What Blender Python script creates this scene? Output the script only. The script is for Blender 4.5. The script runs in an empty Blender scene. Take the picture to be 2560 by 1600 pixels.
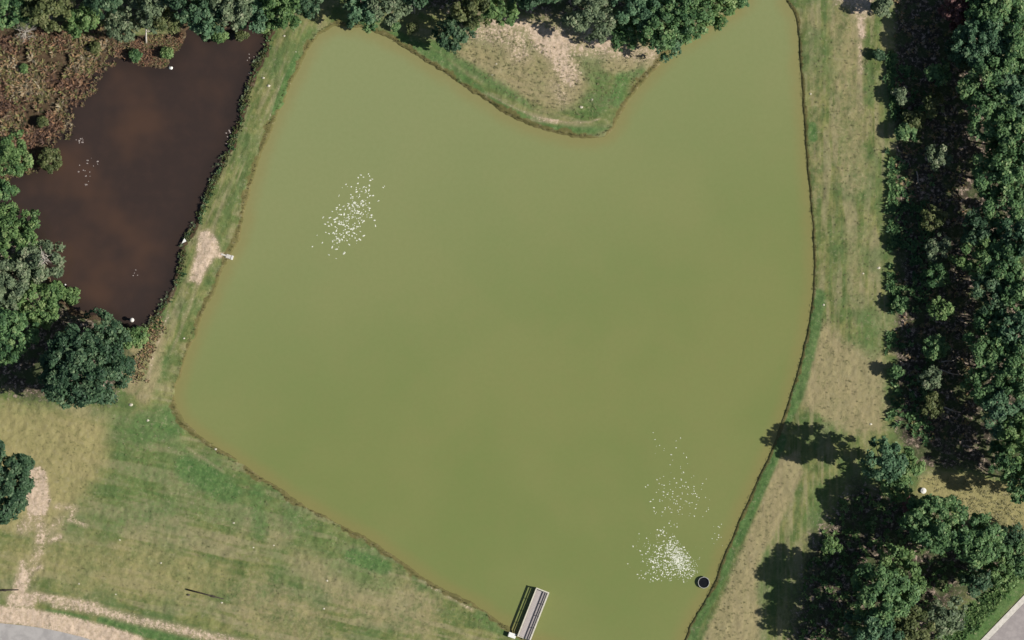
import bpy, math, random
import numpy as np
from mathutils import Vector

# ------------------------------------------------------------------ camera, sky, sun, exposure
S = 0.075                      # metres per photograph pixel on the ground
CAM_H = 650.0
scene = bpy.context.scene
cd = bpy.data.cameras.new('camera'); cam = bpy.data.objects.new('camera', cd)
scene.collection.objects.link(cam); scene.camera = cam
cam.location = (0, 0, CAM_H); cam.rotation_euler = (0, 0, 0)
cd.sensor_width = 36.0; cd.lens = 36.0 * CAM_H / (2560 * S); cd.clip_start = 10; cd.clip_end = 6000

SUN_EL = math.radians(37.0)
SHX, SHY = -1.0, 0.19          # direction the shadows fall on the ground
saz = math.atan2(-SHX, -SHY)   # compass angle of the sun, from +Y towards +X
w = bpy.data.worlds.new('World'); scene.world = w; w.use_nodes = True
nt = w.node_tree; bg = nt.nodes['Background']
sky = nt.nodes.new('ShaderNodeTexSky'); sky.sky_type = 'NISHITA'; sky.sun_disc = False
sky.sun_elevation = SUN_EL; sky.sun_rotation = saz
nt.links.new(sky.outputs[0], bg.inputs[0]); bg.inputs[1].default_value = 0.05
sd = bpy.data.lights.new('sun', 'SUN'); sd.energy = 4.6; sd.angle = math.radians(0.5); sd.color = (1.0, 0.95, 0.87)
sun = bpy.data.objects.new('sun', sd); scene.collection.objects.link(sun)
sdir = Vector((SHX, SHY, 0)).normalized() * math.cos(SUN_EL) + Vector((0, 0, -math.sin(SUN_EL)))
sun.rotation_euler = sdir.to_track_quat('-Z', 'Y').to_euler(); sun.location = (60, -10, 60)
vs = scene.view_settings; vs.view_transform = 'Standard'; vs.look = 'None'; vs.gamma = 1; vs.use_curve_mapping = False
vs.exposure = 0.36
scene.cycles.filter_width = 1.5

rng = np.random.default_rng(7)
COL = scene.collection

# ------------------------------------------------------------------ helpers
def P(x, y, z=0.0):
    """photograph pixel -> world point at height z"""
    f = (CAM_H - z) / CAM_H
    return np.array([(x - 1280) * S * f, (800 - y) * S * f, z])

def pxs(pts): return np.array([P(a, b)[:2] for a, b in pts])

def tag(o, label=None, cat=None, group=None, kind=None):
    if label: o['label'] = label
    if cat: o['category'] = cat
    if group: o['group'] = group
    if kind: o['kind'] = kind
    return o

def mesh_np(name, V, F, attrs=None, smooth=False):
    V = np.asarray(V, np.float32); F = np.asarray(F, np.int32)
    me = bpy.data.meshes.new(name); n, k = F.shape
    me.vertices.add(len(V)); me.vertices.foreach_set('co', V.ravel())
    me.loops.add(n * k); me.loops.foreach_set('vertex_index', F.ravel())
    me.polygons.add(n); me.polygons.foreach_set('loop_start', np.arange(0, n * k, k, dtype=np.int32))
    me.polygons.foreach_set('loop_total', np.full(n, k, np.int32))
    if smooth: me.polygons.foreach_set('use_smooth', np.ones(n, bool))
    for an, a in (attrs or {}).items():
        a = np.asarray(a, np.float32)
        if a.ndim == 1:
            t = me.attributes.new(an, 'FLOAT', 'POINT'); t.data.foreach_set('value', a)
        else:
            t = me.attributes.new(an, 'FLOAT_COLOR', 'POINT')
            t.data.foreach_set('color', np.concatenate([a, np.ones((len(a), 1), np.float32)], 1).ravel())
    me.update(calc_edges=True)
    return me

def link(name, me, mat, parent=None, loc=None, rz=0.0):
    o = bpy.data.objects.new(name, me); COL.objects.link(o)
    if mat is not None and len(me.materials) == 0: me.materials.append(mat)
    if parent is not None: o.parent = parent
    if loc is not None: o.location = loc
    if rz: o.rotation_euler = (0, 0, rz)
    return o

def empty(name, loc, rz=0.0):
    o = bpy.data.objects.new(name, None); COL.objects.link(o); o.location = loc
    o.rotation_euler = (0, 0, rz); o.empty_display_size = 0.5
    return o

class MB:
    """collects quads / tris into one mesh (tris stored as quads split later)"""
    def __init__(s): s.v = []; s.f = []
    def add(s, V, F):
        b = len(s.v); s.v += [tuple(p) for p in V]; s.f += [tuple(i + b for i in f) for f in F]
    def box(s, c, size, rz=0.0, bev=0.0):
        cx, cy, cz = c; a, b, d = [q / 2 for q in size]; ca, sa = math.cos(rz), math.sin(rz)
        V = []
        for z in (-d, d):
            for x, y in ((-a, -b), (a, -b), (a, b), (-a, b)):
                V.append((cx + x * ca - y * sa, cy + x * sa + y * ca, cz + z))
        s.add(V, [(0, 3, 2, 1), (4, 5, 6, 7), (0, 1, 5, 4), (1, 2, 6, 5), (2, 3, 7, 6), (3, 0, 4, 7)])
    def tube(s, pts, rad, n=7, caps=True):
        pts = [Vector(p) for p in pts]; V = []
        for i, p in enumerate(pts):
            d = (pts[min(i + 1, len(pts) - 1)] - pts[max(i - 1, 0)]).normalized()
            u = d.cross(Vector((0.13, 0.99, 0.07))); u = u.normalized() if u.length > 1e-3 else Vector((1, 0, 0)); q = d.cross(u)
            for k in range(n):
                a = 2 * math.pi * k / n
                V.append(p + (u * math.cos(a) + q * math.sin(a)) * rad[i])
        F = []
        for i in range(len(pts) - 1):
            for k in range(n):
                k2 = (k + 1) % n
                F.append((i * n + k, i * n + k2, (i + 1) * n + k2, (i + 1) * n + k))
        if caps:
            F.append(tuple(range(n))[::-1]); F.append(tuple((len(pts) - 1) * n + k for k in range(n)))
        s.add(V, F)
    def lathe(s, prof, n=24, c=(0, 0, 0)):
        V = []
        for r, z in prof:
            for k in range(n):
                a = 2 * math.pi * k / n; V.append((c[0] + r * math.cos(a), c[1] + r * math.sin(a), c[2] + z))
        F = [(i * n + k, i * n + (k + 1) % n, (i + 1) * n + (k + 1) % n, (i + 1) * n + k)
             for i in range(len(prof) - 1) for k in range(n)]
        s.add(V, F)
    def mesh(s, name, smooth=False):
        me = bpy.data.meshes.new(name); me.from_pydata(s.v, [], s.f)
        if smooth: me.polygons.foreach_set('use_smooth', np.ones(len(me.polygons), bool))
        me.update(); return me
    def build(s, name, mat, parent=None, loc=None, rz=0.0, smooth=False):
        return link(name, s.mesh(name, smooth), mat, parent, loc, rz)

# ---- numpy noise
def _hash(ix, iy, seed):
    h = (ix.astype(np.int64) * 374761393 + iy.astype(np.int64) * 668265263 + seed * 974634777) & 0xFFFFFFFF
    h = ((h ^ (h >> 13)) * 1274126177) & 0xFFFFFFFF
    h = h ^ (h >> 16)
    return (h & 0xFFFF).astype(np.float64) / 65535.0
def vnoise(x, y, seed=0):
    ix = np.floor(x); iy = np.floor(y); fx = x - ix; fy = y - iy
    fx = fx * fx * (3 - 2 * fx); fy = fy * fy * (3 - 2 * fy)
    a = _hash(ix, iy, seed); b = _hash(ix + 1, iy, seed); c = _hash(ix, iy + 1, seed); d = _hash(ix + 1, iy + 1, seed)
    return (a * (1 - fx) + b * fx) * (1 - fy) + (c * (1 - fx) + d * fx) * fy
def fbm(x, y, seed=0, oct=4):
    t = 0; a = 0.5; n = 0
    for i in range(oct):
        t = t + a * vnoise(x * 2 ** i, y * 2 ** i, seed + i * 17); n += a; a *= 0.55
    return t / n
def sstep(a, b, x):
    t = np.clip((x - a) / (b - a), 0, 1); return t * t * (3 - 2 * t)
def seg_dist(X, Y, pts, closed=False):
    d = np.full(X.shape, 1e9); m = len(pts)
    for i in range(m if closed else m - 1):
        ax, ay = pts[i]; bx, by = pts[(i + 1) % m]; ex, ey = bx - ax, by - ay
        L = ex * ex + ey * ey + 1e-9
        t = np.clip(((X - ax) * ex + (Y - ay) * ey) / L, 0, 1)
        d = np.minimum(d, (X - ax - t * ex) ** 2 + (Y - ay - t * ey) ** 2)
    return np.sqrt(d)
def inside(X, Y, pts):
    r = np.zeros(X.shape, bool); m = len(pts)
    for i in range(m):
        x1, y1 = pts[i]; x2, y2 = pts[(i + 1) % m]
        if y1 == y2: continue
        r ^= ((y1 > Y) != (y2 > Y)) & (X < (x2 - x1) * (Y - y1) / (y2 - y1) + x1)
    return r
def sdf(X, Y, pts): # positive outside
    d = seg_dist(X, Y, pts, True); return np.where(inside(X, Y, pts), -d, d)
def smooth_poly(pts, k=3):
    p = np.array(pts, float); m = len(p); out = []
    for i in range(m):
        a, b, c, d = p[i - 1], p[i], p[(i + 1) % m], p[(i + 2) % m]
        for j in range(k):
            t = j / k
            out.append(0.5 * (2 * b + (c - a) * t + (2 * a - 5 * b + 4 * c - d) * t * t + (3 * b - a - 3 * c + d) * t ** 3))
    return np.array(out)

# ------------------------------------------------------------------ materials
def new_mat(name):
    m = bpy.data.materials.new(name); m.use_nodes = True
    return m, m.node_tree, m.node_tree.nodes['Principled BSDF']
def N(t, typ, **kw):
    n = t.nodes.new(typ)
    for k, v in kw.items(): setattr(n, k, v)
    return n
def noise_node(t, scale, detail=4, rough=0.6, vec=None):
    n = N(t, 'ShaderNodeTexNoise'); n.inputs['Scale'].default_value = scale
    n.inputs['Detail'].default_value = detail; n.inputs['Roughness'].default_value = rough
    if vec is not None: t.links.new(vec, n.inputs['Vector'])
    return n.outputs['Fac']
def geo_pos(t): return N(t, 'ShaderNodeNewGeometry').outputs['Position']
def mix(t, fac, a, b, blend='MIX'):
    m = N(t, 'ShaderNodeMix', data_type='RGBA', blend_type=blend)
    for sock, v in ((m.inputs[0], fac), (m.inputs[6], a), (m.inputs[7], b)):
        if isinstance(v, bpy.types.NodeSocket): t.links.new(v, sock)
        elif isinstance(v, tuple): sock.default_value = (*v, 1)
        else: sock.default_value = v
    return m.outputs[2]
def mth(t, op, a, b=None, c=None):
    m = N(t, 'ShaderNodeMath', operation=op)
    for i, v in enumerate((a, b, c)):
        if v is None: continue
        if isinstance(v, bpy.types.NodeSocket): t.links.new(v, m.inputs[i])
        else: m.inputs[i].default_value = v
    return m.outputs[0]
def rng_map(t, v, a, b, c=0.0, d=1.0):
    m = N(t, 'ShaderNodeMapRange', interpolation_type='SMOOTHSTEP'); t.links.new(v, m.inputs[0])
    for i, q in enumerate((a, b, c, d)): m.inputs[i + 1].default_value = q
    return m.outputs[0]
def bump(t, bsdf, h, strength=0.5, dist=0.1):
    b = N(t, 'ShaderNodeBump'); b.inputs['Strength'].default_value = strength; b.inputs['Distance'].default_value = dist
    t.links.new(h, b.inputs['Height']); t.links.new(b.outputs[0], bsdf.inputs['Normal'])
def noisy(name, c1, c2, scale=2.0, rough=0.8, bmp=0.3, dist=0.02, spec=0.3, detail=5, metal=0.0):
    m, t, b = new_mat(name); tc = N(t, 'ShaderNodeTexCoord').outputs['Object']
    f = noise_node(t, scale, detail, 0.65, tc)
    t.links.new(mix(t, rng_map(t, f, 0.35, 0.65), c1, c2), b.inputs['Base Color'])
    b.inputs['Roughness'].default_value = rough; b.inputs['Specular IOR Level'].default_value = spec
    b.inputs['Metallic'].default_value = metal
    if bmp: bump(t, b, f, bmp, dist)
    return m

def leaf_mat(name, dark, light, tip, trans=0.38, rough=0.55):
    """leaf colours: each leaf has its own random tint; tip puts sunlit highlights into the colour"""
    m, t, b = new_mat(name)
    a = N(t, 'ShaderNodeAttribute', attribute_name='tint').outputs['Fac']
    c = mix(t, rng_map(t, a, 0.15, 0.75), dark, light)
    c = mix(t, rng_map(t, a, 0.72, 1.0), c, tip)
    t.links.new(c, b.inputs['Base Color']); b.inputs['Roughness'].default_value = rough
    b.inputs['Specular IOR Level'].default_value = 0.25
    tr = N(t, 'ShaderNodeBsdfTranslucent'); t.links.new(c, tr.inputs[0])
    ms = N(t, 'ShaderNodeMixShader'); ms.inputs[0].default_value = trans
    t.links.new(b.outputs[0], ms.inputs[1]); t.links.new(tr.outputs[0], ms.inputs[2])
    t.links.new(ms.outputs[0], t.nodes['Material Output'].inputs[0])
    return m

LEAF = {
 'teal':   leaf_mat('leaf_teal',   (0.044, 0.099, 0.053), (0.122, 0.227, 0.118), (0.240, 0.344, 0.187)),
 'dark':   leaf_mat('leaf_dark',   (0.031, 0.072, 0.039), (0.082, 0.154, 0.077), (0.182, 0.261, 0.138)),
 'green':  leaf_mat('leaf_green',  (0.046, 0.110, 0.045), (0.145, 0.259, 0.101), (0.284, 0.380, 0.163)),
 'bright': leaf_mat('leaf_bright', (0.060, 0.128, 0.043), (0.179, 0.286, 0.100), (0.291, 0.370, 0.156)),
 'grey':   leaf_mat('leaf_grey',   (0.087, 0.131, 0.073), (0.201, 0.261, 0.146), (0.342, 0.365, 0.234)),
 'olive':  leaf_mat('leaf_olive',  (0.068, 0.094, 0.034), (0.160, 0.189, 0.073), (0.257, 0.260, 0.125)),
 'rust':   leaf_mat('leaf_rust',   (0.085, 0.040, 0.036), (0.205, 0.105, 0.096), (0.310, 0.210, 0.180)),
 'straw':  leaf_mat('leaf_straw',  (0.120, 0.125, 0.050), (0.205, 0.195, 0.092), (0.310, 0.275, 0.160), 0.1),
 'bank':   leaf_mat('leaf_bank',   (0.070, 0.062, 0.022), (0.125, 0.112, 0.040), (0.190, 0.165, 0.075), 0.1),
}
M_bark = noisy('bark', (0.10, 0.075, 0.055), (0.19, 0.155, 0.12), 3.0, 0.9, 0.6, 0.05)
M_deadwood = noisy('dead_wood', (0.36, 0.32, 0.27), (0.58, 0.53, 0.46), 4.0, 0.85, 0.3)
M_log = noisy('weathered_log', (0.30, 0.24, 0.19), (0.52, 0.44, 0.37), 4.0, 0.85, 0.3)

# ------------------------------------------------------------------ shorelines (photograph pixels)
LAKE = [(844,65),(878,67),(921,76),(963,93),(1016,124),(1079,164),(1153,212),(1217,254),(1270,288),(1323,313),(1386,333),
 (1439,344),(1481,346),(1513,338),(1537,316),(1553,286),(1570,254),(1596,220),(1617,195),(1650,160),(1680,127),(1714,104),
 (1799,53),(1863,3),(1885,-60),(1945,-70),(1966,2),(1987,36),(1996,85),(2000,159),(2005,233),(2011,317),(2016,392),(2023,476),
 (2030,561),(2034,635),(2033,720),(2023,794),(2009,868),(1990,942),(1970,1005),(1942,1090),(1905,1175),(1868,1254),(1831,1339),
 (1802,1405),(1786,1455),(1762,1500),(1737,1540),(1712,1590),(1695,1650),(1660,1740),(1480,1740),(1425,1640),(1345,1606),
 (1304,1594),(1277,1574),(1260,1559),(1178,1506),(1091,1463),(1033,1423),(989,1393),(925,1349),(815,1291),(727,1243),(698,1220),(611,1162),
 (538,1117),(480,1074),(454,1044),(442,1015),(439,980),(451,931),(471,881),(489,835),(503,800),(538,722),(559,672),(575,643),
 (594,604),(608,560),(620,502),(637,446),(649,402),(660,370),(684,308),(701,271),(721,227),(745,178),(765,137),(791,96),(815,76)]
POND = [(672,62),(664,116),(633,175),(609,247),(587,320),(572,364),(549,407),(526,458),(497,531),(473,575),(456,604),(450,647),(443,676),
 (424,729),(395,778),(371,807),(343,826),(312,824),(270,800),(205,780),(170,762),(130,720),(112,660),(100,610),(60,585),(10,560),(-20,500),
 (10,452),(60,430),(105,420),(112,364),(156,322),(163,262),(209,218),(247,169),(276,140),(320,151),(378,169),(413,165),(431,131),
 (454,108),(466,76),(495,70),(538,88),(570,62),(611,52)]
lake_p = smooth_poly(pxs(LAKE)); pond_p = smooth_poly(pxs(POND))

# ------------------------------------------------------------------ ground sheet
gx = np.concatenate([[-2500, -800, -300, -150], np.arange(-108, 108.01, 0.25), [150, 300, 800, 2500]])
gy = np.concatenate([[-2500, -800, -300, -110], np.arange(-70, 70.01, 0.25), [110, 300, 800, 2500]])
GX, GY = np.meshgrid(gx, gy); nyg, nxg = GX.shape
X = GX.ravel(); Y = GY.ravel()
# distance fields on a half-metre lattice, then interpolated
lx = np.arange(-112, 112.01, 0.5); ly = np.arange(-80, 80.01, 0.5)
LX, LY = np.meshgrid(lx, ly)
D_lake = sdf(LX, LY, lake_p); D_pond = sdf(LX, LY, pond_p)
def lut(D, x, y):
    u = np.clip((x + 112) / 0.5, 0, len(lx) - 1.001); v = np.clip((y + 80) / 0.5, 0, len(ly) - 1.001)
    i = u.astype(int); j = v.astype(int); fu = u - i; fv = v - j
    return (D[j, i] * (1 - fu) + D[j, i + 1] * fu) * (1 - fv) + (D[j + 1, i] * (1 - fu) + D[j + 1, i + 1] * fu) * fv
far = (np.abs(X) > 110) | (np.abs(Y) > 78)
wig = (fbm(X * 0.4, Y * 0.4, 3, 4) - 0.5) * .95 + (fbm(X * 1.9, Y * 1.9, 5, 2) - 0.5) * 0.35
dl = np.where(far, 60.0, lut(D_lake, X, Y) + wig * np.where(X > 35, .45, 1.0))
dp = np.where(far, 60.0, lut(D_pond, X, Y) + wig * 1.6)
dm = np.minimum(dl, dp)

def land_height(d):
    return np.where(d < 0, np.maximum(-1.2, d * 0.8), np.where(d < 0.2, d * 1.05, 0.21 + 0.36 * (1 - np.exp(-(d - 0.2) / 5.0))))

SOFT = 1.0
def stroke(pts, r, soft, wt=1.0):
    """mask of a brush stroke, photograph pixels"""
    p = pxs(pts); r *= S; soft *= S * SOFT; m = r + soft
    out = np.zeros_like(X)
    sel = (X > p[:, 0].min() - m) & (X < p[:, 0].max() + m) & (Y > p[:, 1].min() - m) & (Y < p[:, 1].max() + m)
    if len(p) == 1: d = np.hypot(X[sel] - p[0, 0], Y[sel] - p[0, 1])
    else: d = seg_dist(X[sel], Y[sel], p)
    out[sel] = wt * (1 - sstep(r - soft * 0.5, r + soft, d)); return out
def region(pts, soft, wt=1.0):
    p = pxs(pts); soft *= S * SOFT; out = np.zeros_like(X)
    sel = (X > p[:, 0].min() - soft) & (X < p[:, 0].max() + soft) & (Y > p[:, 1].min() - soft) & (Y < p[:, 1].max() + soft)
    out[sel] = wt * (1 - sstep(-soft, soft, sdf(X[sel], Y[sel], p))); return out
def union(*a):
    r = np.zeros_like(X)
    for q in a: r = np.maximum(r, q)
    return r
PXX = X / S + 1280; PYY = 800 - Y / S

# --- what grows or lies where
SOFT = 1.5
sand = union(
  region([(1205,48),(1260,40),(1330,52),(1420,75),(1440,110),(1420,150),(1440,200),(1405,200),(1370,150),(1330,120),(1310,75),(1240,75)], 22, 1.0),
  stroke([(1480,95),(1510,105)], 18, 22, 0.95), stroke([(1180,75),(1290,90),(1300,130)], 26, 30, .62), stroke([(1440,120),(1640,135)], 22, 26, .6), stroke([(1390,215),(1410,250)], 16, 26, .5), stroke([(150,1300),(110,1345),(70,1440)], 12, 18, .5), stroke([(95,1290),(110,1340)], 14, 16, .6), stroke([(1385,120),(1425,190)], 22, 26, 0.8), stroke([(1560,110),(1640,130)], 14, 26, 0.5),
  stroke([(1350,90),(1450,80),(1550,110)], 30, 40, 0.55), stroke([(1150,65),(1215,70)], 14, 24, .55),
  region([(497,580),(522,572),(545,600),(552,632),(535,648),(520,672),(500,705),(470,704),(480,670),(490,630)], 9, 1.0),
  stroke([(540,636),(578,642)], 6, 6, 0.9),
  stroke([(2110,-20),(2150,0),(2155,15)], 24, 26, 0.85), stroke([(2152,50),(2154,90)], 7, 8, 0.9), stroke([(2150,110),(2152,180)], 5, 9, 0.6),
  stroke([(2150,180),(2155,280)], 3, 8, 0.42),
  region([(75,1170),(100,1165),(118,1180),(128,1255),(115,1290),(70,1290),(60,1230)], 7, 0.95),
  stroke([(85,1290),(60,1320)], 16, 20, 0.55),
  stroke([(105,1340),(100,1350)], 10, 14, .75), stroke([(150,1340),(125,1352)], 6, 9, .7), stroke([(100,1380),(92,1392)], 8, 10, .7),
  stroke([(140,1265),(190,1270),(175,1300)], 5, 12, .6), stroke([(185,1300),(215,1315)], 4, 9, .6), stroke([(105,1417),(80,1425)], 5, 7, .7),
  stroke([(58,1410),(55,1420),(62,1440)], 8, 10, .7), stroke([(60,1440),(50,1475),(55,1500)], 14, 14, .92),
  stroke([(35,1500),(75,1500)], 16, 10, .85),
  stroke([(85,1490),(200,1508),(300,1540),(400,1562),(520,1590),(640,1615)], 9, 12, 0.72), stroke([(140,1503),(240,1520)], 14, 10, .7),
  stroke([(-20,1535),(60,1540),(160,1560),(260,1585),(340,1610)], 20, 9, 1.0),
  stroke([(1330,300),(1390,306)], 3, 6, .55),
)
SOFT = 1.0
# thin pale line of bare earth along the shore paths
path = union(stroke([(1220,235),(1270,262),(1320,285),(1370,298),(1420,306),(1470,306),(1500,297)], 2.2, 5, 0.5),
             stroke([(712,185),(690,240),(672,300)], 1.6, 4, 0.45), stroke([(500,700),(470,780),(430,880)], 3, 8, .4),
             stroke([(420,790),(385,880),(370,950)], 4, 9, .55), stroke([(440,700),(415,800)], 3, 8, .4),
             stroke([(470,1120),(560,1180)], 3, 7, .4), stroke([(880,1270),(700,1200)], 2, 7, .15), stroke([(1050,1450),(1180,1525)], 4, 9, .45))
lush = union(
  region([(960,80),(1040,130),(1160,205),(1270,278),(1380,325),(1480,338),(1530,318),(1500,318),(1390,312),(1280,268),(1200,215),(1110,135),(1000,75)], 12, .9),
  region([(1060,110),(1140,165),(1230,225),(1330,275),(1320,250),(1250,200),(1150,140),(1090,100)], 16, .85),
  stroke([(1500,200),(1470,170),(1490,140)], 26, 26, .6), stroke([(1555,200),(1540,250)], 16, 16, .85), stroke([(1600,180),(1560,195)], 10, 14, .7),
  stroke([(1450,290),(1500,270),(1530,240)], 14, 18, .6), stroke([(1440,280),(1490,240)], 20, 22, .5),
  stroke([(745,150),(715,210),(692,275)], 13, 9, .85), stroke([(760,95),(790,80)], 10, 16, .5),
  stroke([(2030,315),(2034,345)], 9, 6, .95), stroke([(2050,110),(2060,160)], 30, 30, .3),
  stroke([(2046,740),(2032,830),(2012,910),(1992,985),(1966,1040)], 16, 12, .95), stroke([(1950,1100),(1910,1190),(1870,1280),(1838,1350)], 16, 9, .95),
  stroke([(1825,1380),(1790,1470),(1740,1560),(1722,1620)], 12, 9, .8), stroke([(2170,800),(2180,870)], 26, 30, .5), stroke([(2100,560),(2095,700)], 20, 40, .35),
  stroke([(2030,1300),(2050,1230)], 22, 20, .5),
  region([(280,1030),(400,1010),(470,1090),(600,1170),(720,1250),(840,1330),(820,1380),(700,1330),(640,1330),(540,1330),(450,1300),(330,1330),(220,1310),(260,1180)], 45, .5),
  stroke([(500,1160),(720,1300),(950,1440)], 45, 60, .5), stroke([(640,1350),(760,1420)], 40, 60, .3),
  stroke([(360,1075),(420,1060)], 40, 40, .8), stroke([(470,1170),(520,1195),(570,1230)], 32, 34, .9), stroke([(640,1230),(650,1320)], 22, 30, .7),
  stroke([(590,1220),(600,1260)], 18, 22, .6), stroke([(880,1390),(960,1420)], 18, 16, .9), stroke([(820,1350),(870,1380)], 16, 18, .5), stroke([(300,1240),(280,1320)], 28, 30, .5),
  stroke([(120,1530),(170,1540),(215,1548)], 8, 6, .8), stroke([(255,1552),(330,1570),(420,1595),(480,1610)], 11, 8, .95),
  stroke([(1200,1540),(1260,1575)], 14, 16, .6), stroke([(1300,1600),(1400,1625)], 12, 10, .7),
  region([(2330,1620),(2450,1600),(2560,1480),(2600,1440),(2600,1400),(2480,1460),(2400,1520),(2350,1560)], 14, .95),
  stroke([(2160,0),(2200,20)], 14, 16, .7), stroke([(2180,100),(2200,60)], 10, 14, .4), stroke([(2212,180),(2217,1000)], 3, 5, .45),
  stroke([(320,840),(375,830),(400,790)], 22, 16, .7),
)
dry = union(
  region([(1090,115),(1240,100),(1420,150),(1640,120),(1590,190),(1490,190),(1450,270),(1380,285),(1290,255),(1190,190)], 26, .72),
  stroke([(560,1230),(620,1330),(560,1360)], 24, 40, .4), stroke([(420,1200),(460,1240)], 20, 36, .45), stroke([(330,1150),(300,1200)], 16, 40, .3),
  region([(2010,860),(2060,800),(2110,850),(2215,880),(2212,1080),(2130,1090),(2060,1050),(1995,1010)], 30, .85),
  region([(1990,1130),(2010,1180),(1960,1290),(1890,1420),(1900,1620),(1745,1620),(1800,1500),(1850,1380),(1900,1260),(1940,1150)], 16, .95),
  stroke([(2110,60),(2130,450)], 34, 40, .55), stroke([(2035,120),(2040,500)], 14, 16, .4), stroke([(2125,560),(2145,760)], 18, 30, .45),
  region([(1130,120),(1240,110),(1400,170),(1480,180),(1480,240),(1360,250),(1250,190)], 40, .55),
  stroke([(1480,120),(1600,130),(1640,150)], 30, 30, .6), stroke([(1390,200),(1420,240)], 26, 30, .5),
  stroke([(430,1130),(470,1200)], 25, 40, .3), stroke([(760,1400),(900,1500),(1050,1540)], 40, 60, .55), stroke([(640,1500),(760,1560)], 60, 60, .5),
  stroke([(950,1440),(1080,1510)], 22, 34, .55), stroke([(720,1330),(690,1350)], 24, 30, .6),
  stroke([(160,1580),(700,1660)], 20, 30, .4), stroke([(395,840),(385,930),(360,990)], 16, 18, .75), stroke([(350,870),(330,960)], 22, 20, .8),
  stroke([(800,40),(830,10)], 20, 30, .35), stroke([(800,20),(835,5)], 14, 14, .5), stroke([(690,60),(820,60)], 12, 20, .3),
)
yellow = union(
  region([(-40,1000),(80,1010),(270,1040),(280,1150),(200,1260),(130,1330),(0,1330),(-40,1300)], 55, .85),
  region([(2300,1190),(2420,1180),(2600,1240),(2600,1330),(2480,1320),(2380,1270),(2290,1230)], 18, 1.0),
  region([(2270,-20),(2330,-20),(2350,40),(2330,75),(2300,60),(2270,40)], 10, .95), stroke([(2300,80),(2320,110)], 9, 9, .9),
  region([(0,1330),(400,1340),(600,1420),(560,1520),(300,1510),(80,1460),(-40,1460)], 60, .55), stroke([(2020,640),(2025,560)], 6, 10, .3),
)
SOFT = 3.0
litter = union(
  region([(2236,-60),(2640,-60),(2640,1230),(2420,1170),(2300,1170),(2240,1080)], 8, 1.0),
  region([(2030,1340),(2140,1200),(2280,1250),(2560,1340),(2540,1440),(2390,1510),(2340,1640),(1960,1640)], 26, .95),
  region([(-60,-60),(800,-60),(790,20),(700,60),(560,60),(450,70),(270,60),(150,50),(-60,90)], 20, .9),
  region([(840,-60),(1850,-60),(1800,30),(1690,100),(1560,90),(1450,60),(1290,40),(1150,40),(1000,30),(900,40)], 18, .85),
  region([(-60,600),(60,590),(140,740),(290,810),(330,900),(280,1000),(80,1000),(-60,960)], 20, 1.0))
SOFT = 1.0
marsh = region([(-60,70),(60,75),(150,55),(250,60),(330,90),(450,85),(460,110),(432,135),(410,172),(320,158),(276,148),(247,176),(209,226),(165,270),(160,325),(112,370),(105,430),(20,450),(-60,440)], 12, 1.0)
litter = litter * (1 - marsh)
rough_n0 = fbm(X * 1.3, Y * 1.3, 133, 3)
wide = np.where(X < 30, 1.0, 0.35)
mud = 1 - sstep(0.1, .55 + .9 * wide, dl + (fbm(X * .3, Y * .3, 9, 3) - .5) * 2.6 * wide + (rough_n0 - .5) * .8)
marsh = np.maximum(marsh, 1 - sstep(0.3, 1.5, dp))
pave = region([(-80,1556),(0,1556),(60,1562),(150,1577),(240,1600),(330,1632),(330,1760),(-80,1760)], 8) + region([(2440,1600),(2560,1478),(2700,1350),(2800,1500),(2500,1760),(2380,1670)], 8)
pave = np.clip(pave, 0, 1)

# mowing and wear streaks, run along the east strip, along the dam and along the lawn
def streaks(ux, uy, su, sv, seed): return fbm((X * ux + Y * uy) * su, (-X * uy + Y * ux) * sv, seed, 4)
st_e = .5 * streaks(0.0, 1.0, 0.09, .8, 21) + .5 * streaks(0.0, 1.0, 0.16, 2.2, 24); st_d = .5 * streaks(0.37, 0.93, 0.09, .8, 22) + .5 * streaks(0.37, 0.93, 0.14, 2.0, 25); st_l = .6 * streaks(0.975, -0.22, 0.07, .7, 23) + .4 * streaks(0.975, -.22, .15, 2.0, 26)
m_e = region([(2000,-60),(2217,-60),(2217,1100),(1960,1640),(1720,1640),(2030,800)], 20); m_d = region([(660,50),(840,50),(640,420),(440,900),(360,980),(470,560)], 20)
streak = st_l * (1 - m_e) * (1 - m_d) + st_e * m_e + st_d * m_d * (1 - m_e)
soft_n = fbm(X * .22, Y * .22, 31, 4)
rough_n = fbm(X * 1.1, Y * 1.1, 33, 3)
amp = np.clip(1 - pave * 1.0, 0, 1) * sstep(0.25, 1.2, dm) * np.where(far, 0, 1)
Z = land_height(dm) + amp * ((rough_n - .5) * 0.22 + (soft_n - .5) * .4) + (rng.random(len(X)) - .5) * 0.05 * amp
Z = np.where(pave > 0.02, Z * (1 - pave) + 0.62 * pave, Z)
Z = np.where(far, 0.62, Z)

idx = np.arange(nyg * nxg).reshape(nyg, nxg)
F = np.stack([idx[:-1, :-1].ravel(), idx[:-1, 1:].ravel(), idx[1:, 1:].ravel(), idx[1:, :-1].ravel()], 1)
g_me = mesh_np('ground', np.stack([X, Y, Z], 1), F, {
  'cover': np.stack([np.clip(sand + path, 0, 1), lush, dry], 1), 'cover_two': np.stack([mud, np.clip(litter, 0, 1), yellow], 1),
  'marsh': marsh, 'streak': streak}, smooth=True)

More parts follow.
